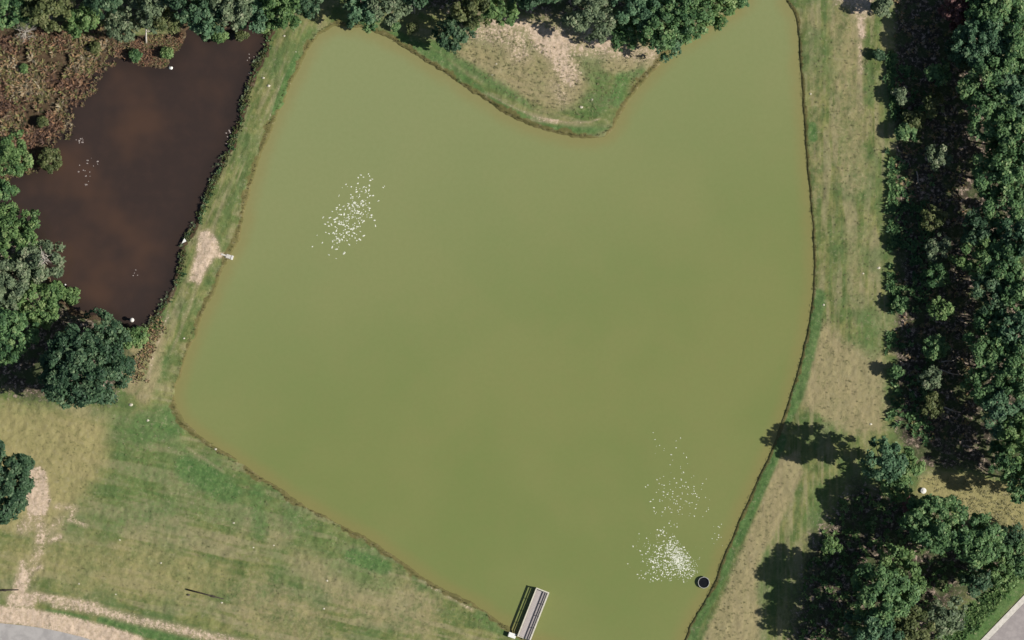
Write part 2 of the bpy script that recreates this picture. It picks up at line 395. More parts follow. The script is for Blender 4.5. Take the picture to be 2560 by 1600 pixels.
m_ground, t, b = new_mat('meadow_ground')
pos = geo_pos(t)
a1 = N(t, 'ShaderNodeSeparateColor'); t.links.new(N(t, 'ShaderNodeAttribute', attribute_name='cover').outputs['Color'], a1.inputs[0])
a2 = N(t, 'ShaderNodeSeparateColor'); t.links.new(N(t, 'ShaderNodeAttribute', attribute_name='cover_two').outputs['Color'], a2.inputs[0])
stk = N(t, 'ShaderNodeAttribute', attribute_name='streak').outputs['Fac']
msh = N(t, 'ShaderNodeAttribute', attribute_name='marsh').outputs['Fac']
n_f = noise_node(t, 1.5, 6, 0.7, pos); n_m = noise_node(t, 0.35, 5, 0.65, pos); n_c = noise_node(t, 4.2, 3, 0.6, pos); n_w = noise_node(t, 0.13, 4, .6, pos)
def fray(mask, lo, hi, amt_f=0.75, amt_m=0.35):
    v = mth(t, 'ADD', mask, mth(t, 'ADD', mth(t, 'MULTIPLY', mth(t, 'SUBTRACT', n_f, 0.5), amt_f), mth(t, 'MULTIPLY', mth(t, 'SUBTRACT', n_m, 0.5), amt_m)))
    return mth(t, 'MULTIPLY', rng_map(t, v, lo, hi), rng_map(t, mask, 0.0, 0.12))
col = mix(t, rng_map(t, n_m, 0.36, 0.64), (0.102, 0.142, 0.043), (0.212, 0.212, 0.080))
col = mix(t, rng_map(t, stk, 0.44, 0.64, 0.0, 0.8), col, (0.262, 0.238, 0.128))
col = mix(t, rng_map(t, stk, 0.48, 0.32, 0.0, 0.65), col, (0.090, 0.135, 0.048))
col = mix(t, rng_map(t, n_w, 0.44, 0.64, 0, .55), col, (0.088, 0.145, 0.052))
col = mix(t, mth(t, 'MULTIPLY', fray(a2.outputs[2], 0.15, 0.85, .5), .85), col, (0.300, 0.262, 0.120))
col = mix(t, mth(t, 'MULTIPLY', fray(a1.outputs[2], 0.15, 0.85, 1.0, .5), .78), col, (0.315, 0.262, 0.145))
lushc = mix(t, rng_map(t, n_f, 0.35, 0.65), (0.050, 0.122, 0.036), (0.100, 0.180, 0.056))
col = mix(t, mth(t, 'MULTIPLY', fray(a1.outputs[1], 0.1, 0.95, .9, .9), .88), col, lushc)
litter_flecked = mix(t, rng_map(t, n_f, 0.50, 0.66), (0.054, 0.046, 0.034), (0.450, 0.345, 0.280))  # leaf litter with tree shade and sun flecks put into its colour
litter_flecked = mix(t, rng_map(t, n_m, 0.47, 0.56, 0, .85), litter_flecked, (0.060, 0.080, 0.032))
col = mix(t, fray(a2.outputs[1], 0.25, 0.75, 1.3, .9), col, litter_flecked)
col = mix(t, fray(msh, 0.3, 0.6, .4), col, mix(t, n_f, (0.030, 0.022, 0.016), (0.13, 0.085, 0.05)))
sandc = mix(t, rng_map(t, n_f, 0.3, 0.7), (0.430, 0.330, 0.235), (0.620, 0.490, 0.375))
n_s = noise_node(t, 2.6, 5, .75, pos)
col = mix(t, mth(t, 'MULTIPLY', rng_map(t, a1.outputs[0], 0.05, 0.75), .62), col, (0.345, 0.280, 0.180))
col = mix(t, rng_map(t, mth(t, 'ADD', a1.outputs[0], mth(t, 'ADD', mth(t, 'MULTIPLY', mth(t, 'SUBTRACT', n_s, .5), 1.9), mth(t, 'MULTIPLY', mth(t, 'SUBTRACT', n_f, .5), .9))), .46, .86), col, mix(t, rng_map(t, a1.outputs[0], 0.0, 0.2), col, sandc))
col = mix(t, mth(t, 'MULTIPLY', fray(a2.outputs[0], 0.3, 0.7, .5), .9), col, mix(t, n_m, (0.098, 0.096, 0.032), (0.170, 0.140, 0.058)))
# single light and dark tufts
n_d = noise_node(t, 1.1, 8, .8, pos)
col = mix(t, rng_map(t, n_d, 0.52, 0.68, 0, .5), col, (0.33, 0.30, 0.185))
col = mix(t, rng_map(t, n_d, 0.48, 0.34, 0, .55), col, (0.070, 0.092, 0.034))
t.links.new(col, b.inputs['Base Color']); b.inputs['Roughness'].default_value = 0.95; b.inputs['Specular IOR Level'].default_value = 0.1
bump(t, b, mth(t, 'ADD', mth(t, 'MULTIPLY', n_f, 0.6), mth(t, 'MULTIPLY', n_c, 0.4)), 0.7, 0.22)
ground = tag(link('ground', g_me, m_ground), 'grassy ground with dams, lawns, sand patches and forest floor', kind='structure')

# ------------------------------------------------------------------ water
def water_mesh(name, D, step, z, inset):
    k = int(step / 0.5); d = D[::k, ::k]; xx = LX[::k, ::k]; yy = LY[::k, ::k]; ny, nx = d.shape
    c = np.minimum(np.minimum(d[:-1, :-1], d[1:, :-1]), np.minimum(d[:-1, 1:], d[1:, 1:])) < inset
    ii = np.arange(ny * nx).reshape(ny, nx)
    F = np.stack([ii[:-1, :-1][c], ii[:-1, 1:][c], ii[1:, 1:][c], ii[1:, :-1][c]], 1)
    used, inv = np.unique(F, return_inverse=True)
    V = np.stack([xx.ravel()[used], yy.ravel()[used], np.full(len(used), z)], 1)
    return mesh_np(name, V, inv.reshape(F.shape), {'shore': -d.ravel()[used]}, smooth=True)

m_lake, t, b = new_mat('silty_green_water'); pos = geo_pos(t)
shore = N(t, 'ShaderNodeAttribute', attribute_name='shore').outputs['Fac']
n1 = noise_node(t, 0.035, 3, .5, pos); n2 = noise_node(t, 0.3, 4, .6, pos)
c = mix(t, rng_map(t, n1, 0.35, 0.65), (0.168, 0.206, 0.068), (0.192, 0.216, 0.076))
c = mix(t, rng_map(t, n2, 0.35, 0.7, 0, .10), c, (0.225, 0.190, 0.080))
sep = N(t, 'ShaderNodeSeparateXYZ'); t.links.new(pos, sep.inputs[0])
pale_nw = rng_map(t, mth(t, 'ADD', mth(t, 'MULTIPLY', sep.outputs[1], 1.0), mth(t, 'MULTIPLY', sep.outputs[0], -.35)), -25.0, 75.0)  # water colour gets paler towards the northwest
c = mix(t, mth(t, 'MULTIPLY', pale_nw, .75), c, (0.246, 0.272, 0.134))
sh = mth(t, 'ADD', shore, mth(t, 'MULTIPLY', mth(t, 'SUBTRACT', n2, .5), 2.2))
c = mix(t, rng_map(t, sh, 3.2, 0.1, 0, .48), c, (0.245, 0.190, 0.075))
n3 = noise_node(t, 1.3, 6, .75, pos)
c = mix(t, rng_map(t, n3, 0.3, 0.7, 0, .12), c, (0.115, 0.150, 0.045))
t.links.new(c, b.inputs['Base Color']); b.inputs['Roughness'].default_value = 0.12; b.inputs['IOR'].default_value = 1.33
bump(t, b, noise_node(t, 1.4, 3, .6, pos), 0.15, 0.02)
lake = tag(link('lake_water', water_mesh('lake_water', D_lake, 1.0, 0.0, 1.2), m_lake), 'opaque green water of the big lake', kind='structure')

m_pond, t, b = new_mat('dark_pond_water'); pos = geo_pos(t)
shore = N(t, 'ShaderNodeAttribute', attribute_name='shore').outputs['Fac']
n1 = noise_node(t, 0.06, 3, .55, pos); n2 = noise_node(t, 0.45, 5, .6, pos)
c = mix(t, rng_map(t, n1, 0.42, 0.68), (0.040, 0.028, 0.024), (0.068, 0.040, 0.028))
c = mix(t, rng_map(t, n2, 0.42, 0.75, 0, .3), c, (0.062, 0.038, 0.030))
c = mix(t, rng_map(t, shore, 4.0, 0.0, 0, .6), c, (0.024, 0.019, 0.017))
t.links.new(c, b.inputs['Base Color']); b.inputs['Roughness'].default_value = 0.1; b.inputs['IOR'].default_value = 1.33
bump(t, b, noise_node(t, 1.6, 3, .6, pos), 0.1, 0.02)
pond = tag(link('pond_water', water_mesh('pond_water', D_pond, 1.0, 0.0, 1.8), m_pond), 'dark brown water of the small pond beside the lake', kind='structure')

# ------------------------------------------------------------------ roads
m_road = noisy('worn_asphalt', (0.300, 0.285, 0.275), (0.385, 0.365, 0.350), 0.7, 0.9, 0.2, 0.02)
m_road2 = noisy('pinkish_asphalt', (0.285, 0.255, 0.250), (0.345, 0.310, 0.300), 0.9, 0.9, 0.2, 0.02)
m_kerb = noisy('pale_concrete', (0.50, 0.47, 0.42), (0.62, 0.58, 0.52), 1.5, 0.9, 0.2, 0.01)
def strip(pts_a, pts_b, z, th, name, mat):
    mb = MB(); n = len(pts_a); V = []
    for zz in (z - th, z):
        for q in (pts_a, pts_b): V += [(*P(x, y)[:2], zz) for x, y in q]
    f = []
    for i in range(n - 1):
        f.append((2 * n + i, 2 * n + i + 1, 3 * n + i + 1, 3 * n + i))
        f.append((i, i + 1, 2 * n + i + 1, 2 * n + i)); f.append((n + i, n + i + 1, 3 * n + i + 1, 3 * n + i))
    f.append((0, n, 3 * n, 2 * n)); f.append((n - 1, 2 * n - 1, 4 * n - 1, 3 * n - 1))
    mb.add(V, f); return mb.build(name, mat)
tag(strip([(-70,1552),(0,1557),(60,1563),(105,1569),(150,1578),(200,1590),(240,1602),(330,1636)],
          [(-70,1690),(0,1692),(60,1696),(105,1700),(150,1705),(200,1712),(240,1720),(330,1745)], 0.68, 0.3, 'road', m_road),
    'worn grey road at the lower left corner', kind='structure')
edge = [(2360,1690),(2400,1650),(2450,1600),(2500,1548),(2560,1486),(2620,1424),(2680,1364)]
tag(strip([(x + 10, y + 10) for x, y in edge], [(x + 130, y + 130) for x, y in edge], 0.68, 0.3, 'road', m_road2),
    'pinkish grey road crossing the lower right corner', kind='structure')
tag(strip(edge, [(x + 9.6, y + 9.6) for x, y in edge], 0.74, 0.3, 'kerb', m_kerb), 'pale concrete edge strip along the lower right road', kind='structure')

# ------------------------------------------------------------------ trees
def leaf_quads(C, T, B):
    n = len(C); V = np.empty((n, 4, 3)); V[:, 0] = C - T; V[:, 1] = C - B; V[:, 2] = C + T; V[:, 3] = C + B
    return V.reshape(-1, 3), np.arange(n * 4).reshape(n, 4)
def unit(v): return v / (np.linalg.norm(v, axis=-1, keepdims=True) + 1e-9)

def crown_arrays(r, hc, depth, seed, ky=1.0, lean=(0, 0), dens=1.0, lsize=0.34, open_=0.12):
    """leaf clumps over an uneven dome; returns vertices, faces, tint and the clump centres"""
    g = np.random.default_rng(seed)
    ph = g.random(4) * 6.28; am = g.random(4) * np.array([.12, .12, .10, .07]) + .02
    def rim(a): return 0.90 + sum(am[i] * np.sin((i + 2) * a + ph[i]) for i in range(4))
    nl = int(16 + 3.1 * r * r * dens)
    a = g.random(nl) * 6.283; u = g.random(nl) ** 0.55
    rr = r * rim(a) * u
    lr = (0.50 + 0.75 * g.random(nl)) * (0.55 + 0.075 * r)
    rr = np.minimum(rr, np.maximum(r * rim(a) * 1.02 - lr * 0.6, 0.1))
    zz = hc + depth * (np.sqrt(np.clip(1 - (rr / (r * 1.08)) ** 2, 0, 1)) - 0.45) + (g.random(nl) - .5) * 0.48 * depth
    # some clumps sit lower, inside the crown
    low = g.random(nl) < 0.25; zz[low] -= depth * (0.25 + .35 * g.random(low.sum()))
    keep = g.random(nl) > open_
    C = np.stack([rr * np.cos(a) + lean[0], rr * np.sin(a) * ky + lean[1], zz], 1)[keep]; lr = lr[keep]; nl = len(C)
    per = np.maximum(10, (46 * lr ** 2 * dens * (0.34 / lsize) ** 1.5 * 1.15)).astype(int)
    li = np.repeat(np.arange(nl), per); n = len(li)
    d = unit(g.normal(size=(n, 3)) + np.array([0, 0, 0.55]))
    pos = C[li] + d * (lr[li] * (0.55 + 0.5 * g.random(n)))[:, None] * np.array([1, 1, .75])
    nrm = unit(d * 0.9 + g.normal(size=(n, 3)) * 0.55 + np.array([.12, -.02, .70]))
    tv = unit(np.cross(nrm, g.normal(size=(n, 3)))); bv = np.cross(nrm, tv)
    sz = lsize * (0.6 + 0.8 * g.random(n))
    V, F = leaf_quads(pos, tv * sz[:, None], bv * (sz * (0.5 + .3 * g.random(n)))[:, None])
    lobe_t = g.random(nl)
    tint = np.clip(0.55 * lobe_t[li] + 0.45 * g.random(n) + 0.05, 0, 1)
    return V, F, np.repeat(tint, 4), C, lr

def trunk_mb(h, hc, r, C, seed, rad=None):
    g = random.Random(seed); mb = MB(); rad = rad or (0.10 + 0.035 * r)
    top = Vector((float(C[:, 0].mean()) * .6, float(C[:, 1].mean()) * .6, hc))
    mb.tube([(0, 0, -0.3), (0, 0, .25), (top.x * .3, top.y * .3, hc * .45), (top.x, top.y, hc)], [rad * 1.7, rad * 1.15, rad * .85, rad * .35], 8)
    idx = list(range(len(C))); g.shuffle(idx)
    for i in idx[:9]:
        z0 = hc * (0.42 + 0.45 * g.random()); f = z0 / hc
        s0 = Vector((top.x * f, top.y * f, z0)); e = Vector(C[i].tolist())
        mid = s0.lerp(e, .5) + Vector((0, 0, -0.04 * r))
        mb.tube([s0, mid, e], [rad * .45, rad * .28, rad * .08], 5, False)
    return mb

TREE_GROUPS = {}
def tree(x, y, rpx, h, pal, label, group, ky=1.0, name='broadleaf_tree', cat='tree', seed=None, dens=1.0, lsize=0.34, open_=0.12, bark=None):
    seed = seed if seed is not None else int(x * 7 + y * 13) & 0xFFFF
    r = rpx * S * (1.20 if cat == 'tree' else 1.1); hc = h * 0.66; depth = min(h * 0.42, r * 0.85 + 1.0)
    c = P(x, y, hc)
    g = random.Random(seed)
    base = (c[0] + g.uniform(-.12, .12) * r, c[1] + g.uniform(-.12, .12) * r)
    root = empty(name, (base[0], base[1], 0.5))
    V, F, tint, C, lr = crown_arrays(r, hc, depth, seed, ky, (c[0] - base[0], c[1] - base[1]), dens, lsize, open_)
    V[:, 2] = np.maximum(V[:, 2], 0.1)
    trunk_mb(h, hc, r, C, seed).build('trunk', bark or M_bark, root, smooth=True)
    link('crown', mesh_np('crown', V, F, {'tint': tint}), LEAF[pal], root)
    tag(root, label, cat, group)
    return root

GN = 'trees of the wood along the north side'
GW = 'trees and bushes west of the pond'
GE = 'trees of the wood east of the mown strip'
GS = 'trees beside the south eastern road'
TREES = [
 # ---- north west wood
 (25,20,50,11,'green','mid green tree filling the top left corner of the photo',GN),
 (118,12,58,12,'olive','pale olive green tree, second from the left along the top edge',GN),
 (205,42,40,8,'bright','small fresh green tree leaning over the upper edge of the brown marsh',GN),
 (258,-8,45,14,'dark','dark tree at the top edge between the fresh green tree and the pale leaning bush',GN),
 (303,60,38,7,'grey','pale green tree just left of the bare white trunk',GN),
 (372,12,46,11,'grey','grey green tree right behind the bare white trunk at the top edge',GN),
 (412,50,32,8,'olive','olive tree just right of the bare white trunk',GN),
 (462,-5,48,14,'dark','darkest tree on the top edge above the pond',GN),
 (517,44,48,10,'teal','blue green tree hanging over the north shore of the pond, farthest left over open water',GN),
 (578,12,54,12,'grey','broad grey green tree on the top edge above the middle of the pond shore',GN),
 (637,38,44,9,'teal','blue green tree hanging over the northeast tip of the pond',GN),
 (700,22,52,10,'bright','rounded green tree at the north end of the grassy dam',GN),
 (768,4,36,9,'dark','small dark tree at the top edge, left of the grass gap between the woods',GN),
 # ---- north middle wood
 (902,18,42,9,'teal','blue green tree just right of the grass gap at the top edge',GN),
 (968,20,46,10,'grey','grey green tree left of the thin white stems at the top edge',GN),
 (925,52,22,4,'green','low green tree in front of the blue green tree by the lake corner',GN),
 (1045,-30,40,13,'dark','dark tree mostly cut off by the top edge behind the thin white stems',GN),
 (1132,82,42,6.5,'dark','small dark lone tree standing forward on the grass near the northwest lake shore',GN),
 (1180,20,50,10,'olive','olive green tree behind the small dark lone tree',GN),
 (1248,22,42,10,'bright','bright green tree at the left end of the bare sand patch',GN),
 (1330,-45,60,15,'dark','tall dark tree cut by the top edge above the bare sand patch',GN),
 (1478,40,58,13,'grey','grey green tree over the right end of the bare sand patch',GN),
 (1560,84,36,8,'green','small green tree between two big crowns on the north peninsula',GN),
 (1585,18,58,13,'teal','blue green tree on the top edge left of the lakeside crown',GN),
 (1648,62,56,13,'green','big green crown nearest the sandy tip of the peninsula wood',GN),
 (1672,108,36,8,'teal','lowest blue green tree touching the lake at the peninsula neck',GN),
 (1712,40,58,13,'green','broad green tree leaning over the lake at the top middle',GN),
 (1778,12,48,11,'bright','fresh green tree overhanging the lake near the top edge',GN),
 (1832,-10,36,9,'green','last green tree on the top edge before the northern lake arm',GN),
 # ---- west side
 (33,388,46,7,'bright','bright green tree on the left edge just below the brown marsh',GW),
 (8,478,26,5,'green','small green tree on the left edge above the pond bay',GW),
 (8,540,34,7,'bright','bright green tree on the left edge at the pond bay',GW),
 (42,592,56,9,'bright','bright green tree on the west shore, uppermost of the big shore crowns',GW),
 (98,655,54,9,'grey','grey green tree with pale twig tips on the west pond shore',GW),
 (18,705,58,10,'grey','pale grey tree on the left edge behind the west shore tree with pale twigs',GW),
 (105,762,52,8,'bright','bright green tree left of the deep shadow at the pond foot',GW),
 (22,835,64,11,'green','green tree on the left edge above the deep shadow of the big oak',GW),
 (212,922,94,15,'dark','largest round dark green tree southwest of the pond',GW),
 (262,838,52,10,'dark','dark green tree joined to the north side of the largest round tree',GW),
 (10,1205,60,10,'dark','dark tree on the left edge beside the bare gravel patch',GW,1.5),
 # ---- east wood
 (2505,30,62,14,'green','green tree in the top right corner of the photo',GE),
 (2402,22,40,9,'rust','reddish brown tree at the top of the east wood',GE),
 (2440,-10,34,12,'green','green tree at the top edge right of the reddish brown tree',GE),
 (2395,55,24,5,'rust','small reddish bush below the reddish brown tree',GE),
 (2462,108,62,14,'teal','blue green tree below the top right corner, inner edge of the wood',GE),
 (2545,120,58,15,'green','green tree on the right edge, second crown from the top',GE),
 (2408,130,34,10,'dark','dark tree on the inner edge of the east wood near the reddish bush',GE),
 (2480,200,64,15,'green','fresh leafed tree on the inner edge opposite the top of the mown strip',GE),
 (2556,232,60,16,'teal','blue green tree on the right edge, third crown from the top',GE),
 (2478,282,56,14,'green','green tree on the inner edge with deep shade on its left',GE),
 (2545,340,58,16,'green','green tree on the right edge beside a black gap, fourth from the top',GE),
 (2500,365,30,10,'bright','small bright tree wedged between green crowns of the east wood',GE),
 (2478,440,46,13,'green','rounded green crown left of a dark cleft in the east wood',GE),
 (2540,425,54,15,'green','green crown on the right edge at the dark cleft',GE),
 (2520,520,48,15,'green','green crown right below the dark cleft',GE),
 (2448,570,40,12,'dark','dark crown on the inner edge halfway down the east wood',GE),
 (2560,595,56,16,'teal','blue green crown on the right edge halfway down',GE),
 (2445,640,48,12,'bright','bright crown reaching farthest left into the shade of the east wood',GE),
 (2515,655,46,15,'green','green crown right of the bright crown that reaches farthest left',GE),
 (2480,735,50,13,'dark','dark crown below the bright crown that reaches farthest left',GE),
 (2550,725,50,16,'green','green crown on the right edge, just below halfway',GE),
 (2478,815,40,12,'green','small light green crown on the inner edge in the lower half',GE),
 (2545,815,54,15,'teal','blue green crown on the right edge in the lower half',GE),
 (2488,885,56,13,'green','green crown of the inner edge opposite the dry end of the strip',GE),
 (2555,930,56,16,'green','green crown on the right edge above the last big crowns',GE),
 (2465,965,42,12,'green','green crown on the inner edge beside the fallen pale logs',GE),
 (2512,1030,54,14,'teal','blue green crown above the lowest shade of the east wood',GE),
 (2556,1090,52,15,'bright','yellowish green crown on the right edge above the dry clearing',GE),
 (2520,1150,40,12,'green','lowest green crown of the east wood, over the dry clearing',GE),
 (2560,1205,44,13,'green','green crown on the right edge at the rim of the dry clearing',GE),
 (2212,18,28,5,'grey','small grey green tree at the top left of the east wood',GE),
 # ---- south east
 (2208,1150,48,16,'teal','blue green half of the pair of trees casting a shadow into the lake',GS),  # one tree's shaded and sunlit sides built in two leaf colours
 (2260,1158,38,13,'bright','light green half of the pair of trees casting a shadow into the lake',GS),
 (2245,1215,34,6.5,'green','green tree just below the pair that shades the lake',GS),
 (2338,1305,70,14,'green','round green tree below the white round tank',GS),
 (2440,1345,62,14,'green','round green tree right of the one below the white round tank',GS),
 (2240,1405,42,8.5,'bright','bright green tree standing above the large southern crown',GS),
 (2205,1490,70,15,'green','large green crown at the lower edge of the southern wood',GS),
 (2262,1455,42,11,'bright','yellow green crown right of the large southern crown',GS),
 (2185,1580,58,15,'teal','blue green crown cut by the bottom edge',GS),
 (2270,1578,54,12,'olive','dull olive crown cut by the bottom edge',GS),
 (2365,1540,44,7,'grey','grey green bushy tree beside the verge of the lower right road',GS),
 (2500,1425,40,7,'bright','bright bushy tree nearest the lower right road',GS),
 (2548,1395,42,7,'green','green bushy tree on the right edge above the lower right road',GS),
 (2530,1340,28,6,'dark','small dark tree right of the round green trees below the clearing',GS),
 (2440,1450,34,8,'dark','small dark tree between the round green trees and the lower right road',GS),
]
TREES += [
 (2330,545,28,6,'olive','small olive tree in the shade of the upper middle of the east wood',GE),
 (2340,690,28,6,'green','small green tree inside the east wood above the sunny gap',GE),
 (2345,620,30,7,'grey','small grey green tree deep inside the shade of the east wood',GE),
 (2338,868,28,6,'green','small green tree inside the lower half of the east wood',GE),
 (2332,1015,28,5.5,'olive','small olive tree inside the bottom end of the east wood',GE),
 (2345,185,28,6.5,'green','small green tree in the sunny gap near the top of the east wood',GE),
 (2345,395,28,6,'grey','small grey green tree among shadows in the upper half of the east wood',GE),
 (2335,260,26,5.5,'olive','small olive tree among shadows near the top of the east wood',GE),
 (2352,770,28,7,'bright','small bright tree standing in the dark shade of the lower east wood',GE),
 (2330,945,26,6,'grey','small grey green tree beside the long pale logs',GE),
]
for T in TREES:
    if T[6] is GE and T[3] > 8: T = (T[0], T[1], T[2] * 1.10, T[3] * .86, *T[4:])
    ky = T[7] if len(T) > 7 else 1.0
    ls = 0.25 if T[2] < 40 else 0.29
    tree(*T[:7], ky=ky, lsize=ls, dens=1.5 if T[0] == 10 else 1.0, open_=.0 if T[0] == 10 else .11 if T[6] is GE else (0.03 if T[4] in ('teal', 'dark', 'green') else 0.08))

SHRUBS = [
 (238,120,13,1.3,'olive','low olive bush at the right end of the brown marsh'),
 (172,70,14,1.6,'olive','olive bush near the top of the brown marsh'),
 (60,172,10,1.0,'bright','small bright clump in the left part of the brown marsh'),
 (108,305,12,1.2,'olive','low olive bush at the lower end of the brown marsh'),
 (340,140,14,1.3,'green','low green bush on the marsh tongue below the bare white trunk'),
 (125,400,30,2.6,'olive','round olive bush standing at the pond edge below the marsh'),
 (37,476,10,1.2,'green','tiny green bush in the mouth of the west pond bay'),
 (178,742,22,2.6,'bright','bright green shrub on the pond edge below the pale twig tree'),
 (145,722,20,3.0,'bright','bright shrub left of another bright shrub on the southwest pond edge'),
 (345,838,26,2.4,'bright','fresh green shrub at the south tip of the pond'),
 (318,850,18,2.8,'bright','light green shrub against the largest round tree'),
 (302,905,18,2.6,'green','green shrub on the east side of the largest round tree'),
 (606,90,13,1.2,'olive','yellow green bush growing alone in the northeast pond water'),
 (550,92,16,1.6,'bright','bright bush on the north pond shore under the blue green trees'),
 (418,132,14,1.6,'bright','yellowish bush at the point of the marsh tongue'),
 (2078,1362,22,2.4,'bright','small olive shrub lit by the sun between dark shadows'),
 (2196,140,13,1.6,'dark','small dark shrub poking out onto the mown strip near its top'),
 (2188,18,9,1.2,'dark','tiny dark bush on the grass at the top of the mown strip'),
 (1030,72,14,1.6,'olive','olive bush on the bank between the thin white stems and the lake'),
 (1180,60,16,2.0,'bright','bright bush right of the small dark lone tree'),
 (990,66,10,1.2,'green','small green bush on the lake corner bank'),
 (2310,1268,22,2.0,'bright','green shrub just below the white round tank'),
 (2362,1262,14,1.4,'olive','olive shrub at the rim of the dry clearing'),
 (2270,1272,14,1.6,'rust','reddish shrub left of the white round tank'),
 (2266,1250,10,1.2,'rust','tiny reddish shrub nearest the white round tank'),
 (2420,1440,24,3.5,'green','green shrub in the shade above the lower right road'),
 (2250,240,20,3.0,'grey','grey green shrub inside the east wood near its top'),
 (2262,330,22,3.0,'green','green shrub inside the east wood, shaded on its right'),
 (2250,760,20,2.6,'green','green shrub on the edge of the east wood in its lower half'),
 (2240,930,18,3.0,'green','green shrub on the edge of the east wood opposite the dry grass'),
 (2285,300,26,3.0,'olive','yellowish shrub in a sunny gap of the east wood'),
]
for s in SHRUBS:
    tree(s[0], s[1], s[2], s[3], s[4], s[5], 'shrubs around the water and wood edges', name='shrub', cat='shrub', lsize=0.20 if s[2] < 16 else 0.25, dens=1.3)

# bare white trunks
def bare_tree(x, y, pts, label, group=None, rad=0.16, spread=2.0, n=9, seed=1, h=5.0, name='bare_tree'):
    g = random.Random(seed); c = P(x, y); root = empty(name, (c[0], c[1], 0.45))
    mb = MB(); P3 = [Vector(p) for p in pts]
    mb.tube(P3, [rad * (1 - .8 * i / (len(P3) - 1)) for i in range(len(P3))], 7); mb.build('trunk', M_deadwood, root, smooth=True)
    for i in range(n):
        f = g.uniform(.35, 1.0) * (len(P3) - 1); k = min(int(f), len(P3) - 2); s = P3[k].lerp(P3[k + 1], f - k)
        a = g.uniform(0, 6.28); e = s + Vector((math.cos(a), math.sin(a), g.uniform(.1, .7))) * spread * g.uniform(.5, 1)
        m = s.lerp(e, .5) + Vector((g.uniform(-.2, .2), g.uniform(-.2, .2), .15))
        bb = MB(); bb.tube([s, m, e], [rad * .5, rad * .32, rad * .1], 5)
        for q in range(3):
            e2 = m + Vector((g.uniform(-1, 1), g.uniform(-1, 1), g.uniform(0, .6))) * spread * .45
            bb.tube([m, e2], [rad * .26, rad * .08], 4)
        bb.build('branch', M_deadwood, root)
    tag(root, label, 'tree', group); return root
bare_tree(366, 112, [(0,0,-.3),(.15,1.2,1.6),(.35,2.9,3.4),(.5,4.6,4.8),(1.0,6.2,6.2)], 'bare leaning white trunk at the north end of the pond', rad=.22, spread=1.7, n=8, seed=4)
bare_tree(1037, 36, [(0,0,-.3),(.05,1.0,2.5),(.2,1.8,5.0),(.5,2.6,7.5)], 'thin bare white stems at the top edge left of the small dark lone tree', rad=.13, spread=1.6, n=8, seed=6)
bare_tree(1128, 42, [(0,0,-.3),(-.2,.6,2.5),(-.6,1.5,5.0)], 'thin bare white tree right behind the small dark lone tree', rad=.12, spread=1.4, n=7, seed=8)
bare_tree(66, 92, [(0,0,-.3),(.0,.5,1.0),(.1,.9,1.8)], 'grey leafless bush with fanned twigs at the top of the marsh', rad=.10, spread=2.6, n=26, seed=9, name='bare_bush')
bare_tree(118, 660, [(0,0,-.3),(.2,.5,5.0),(.8,1.2,9.5)], 'pale twiggy dead tree in the crowns of the west pond shore', rad=.16, spread=2.2, n=14, seed=10)
bare_tree(2395, 1555, [(0,0,-.3),(-.1,.2,2.2),(-.2,.4,4.2)], 'pale twiggy dead bush beside the lower right road', rad=.08, spread=1.3, n=16, seed=12, name='bare_bush')

# ------------------------------------------------------------------ low growth that nobody could count
def ground_z(x, y):
    d = min(float(lut(D_lake, np.array([x]), np.array([y]))[0]), float(lut(D_pond, np.array([x]), np.array([y]))[0]))
    return float(land_height(np.array([d]))[0])
def ground_za(x, y):
    return land_height(np.minimum(lut(D_lake, x, y), lut(D_pond, x, y)))

def clumps(name, px_pts, size, per, pal_mat, label, seed, cat, tint_by=None, flat=0.5, width=.20):
    """low tufts: blades fanning out of each point"""
    g = np.random.default_rng(seed); n0 = len(px_pts); size = np.broadcast_to(size, (n0,))
    x = px_pts[:, 0]; y = px_pts[:, 1]; z = np.maximum(ground_za(x, y), 0.0)
    li = np.repeat(np.arange(n0), per); n = len(li)
    a = g.random(n) * 6.283; el = flat * (0.3 + g.random(n)); sz = size[li] * (0.5 + .7 * g.random(n))
    d = np.stack([np.cos(a) * np.cos(el), np.sin(a) * np.cos(el), np.sin(el)], 1)
    c = np.stack([x[li], y[li], z[li] + 0.12 + size[li] * 0.25 * g.random(n)], 1) + d * (sz * .5)[:, None]
    side = unit(np.cross(d, np.array([0, 0, 1.0])) + g.normal(size=(n, 3)) * .25)
    V, F = leaf_quads(c, d * (sz * .5)[:, None], side * (sz * width)[:, None])
    base_t = g.random(n0) if tint_by is None else tint_by
    tint = np.clip(base_t[li] * .7 + .3 * g.random(n), 0, 1)
    o = link(name, mesh_np(name, V, F, {'tint': np.repeat(tint, 4)}), pal_mat)
    return tag(o, label, cat, kind='stuff')

def pts_in(poly, n, seed):
    p = pxs(poly); g = np.random.default_rng(seed); lo = p.min(0); hi = p.max(0)
    q = lo + g.random((n * 3, 2)) * (hi - lo); q = q[inside(q[:, 0], q[:, 1], p)]; return q[:n]
def along(poly_px, n, spread, seed, d0=0.0):
    p = pxs(poly_px); g = np.random.default_rng(seed); seg = np.linalg.norm(np.diff(p, axis=0), axis=1); cum = np.r_[0, np.cumsum(seg)]
    s = g.random(n) * cum[-1]; k = np.clip(np.searchsorted(cum, s) - 1, 0, len(seg) - 1); f = (s - cum[k]) / seg[k]
    q = p[k] + (p[k + 1] - p[k]) * f[:, None]; return q + g.normal(size=(n, 2)) * spread

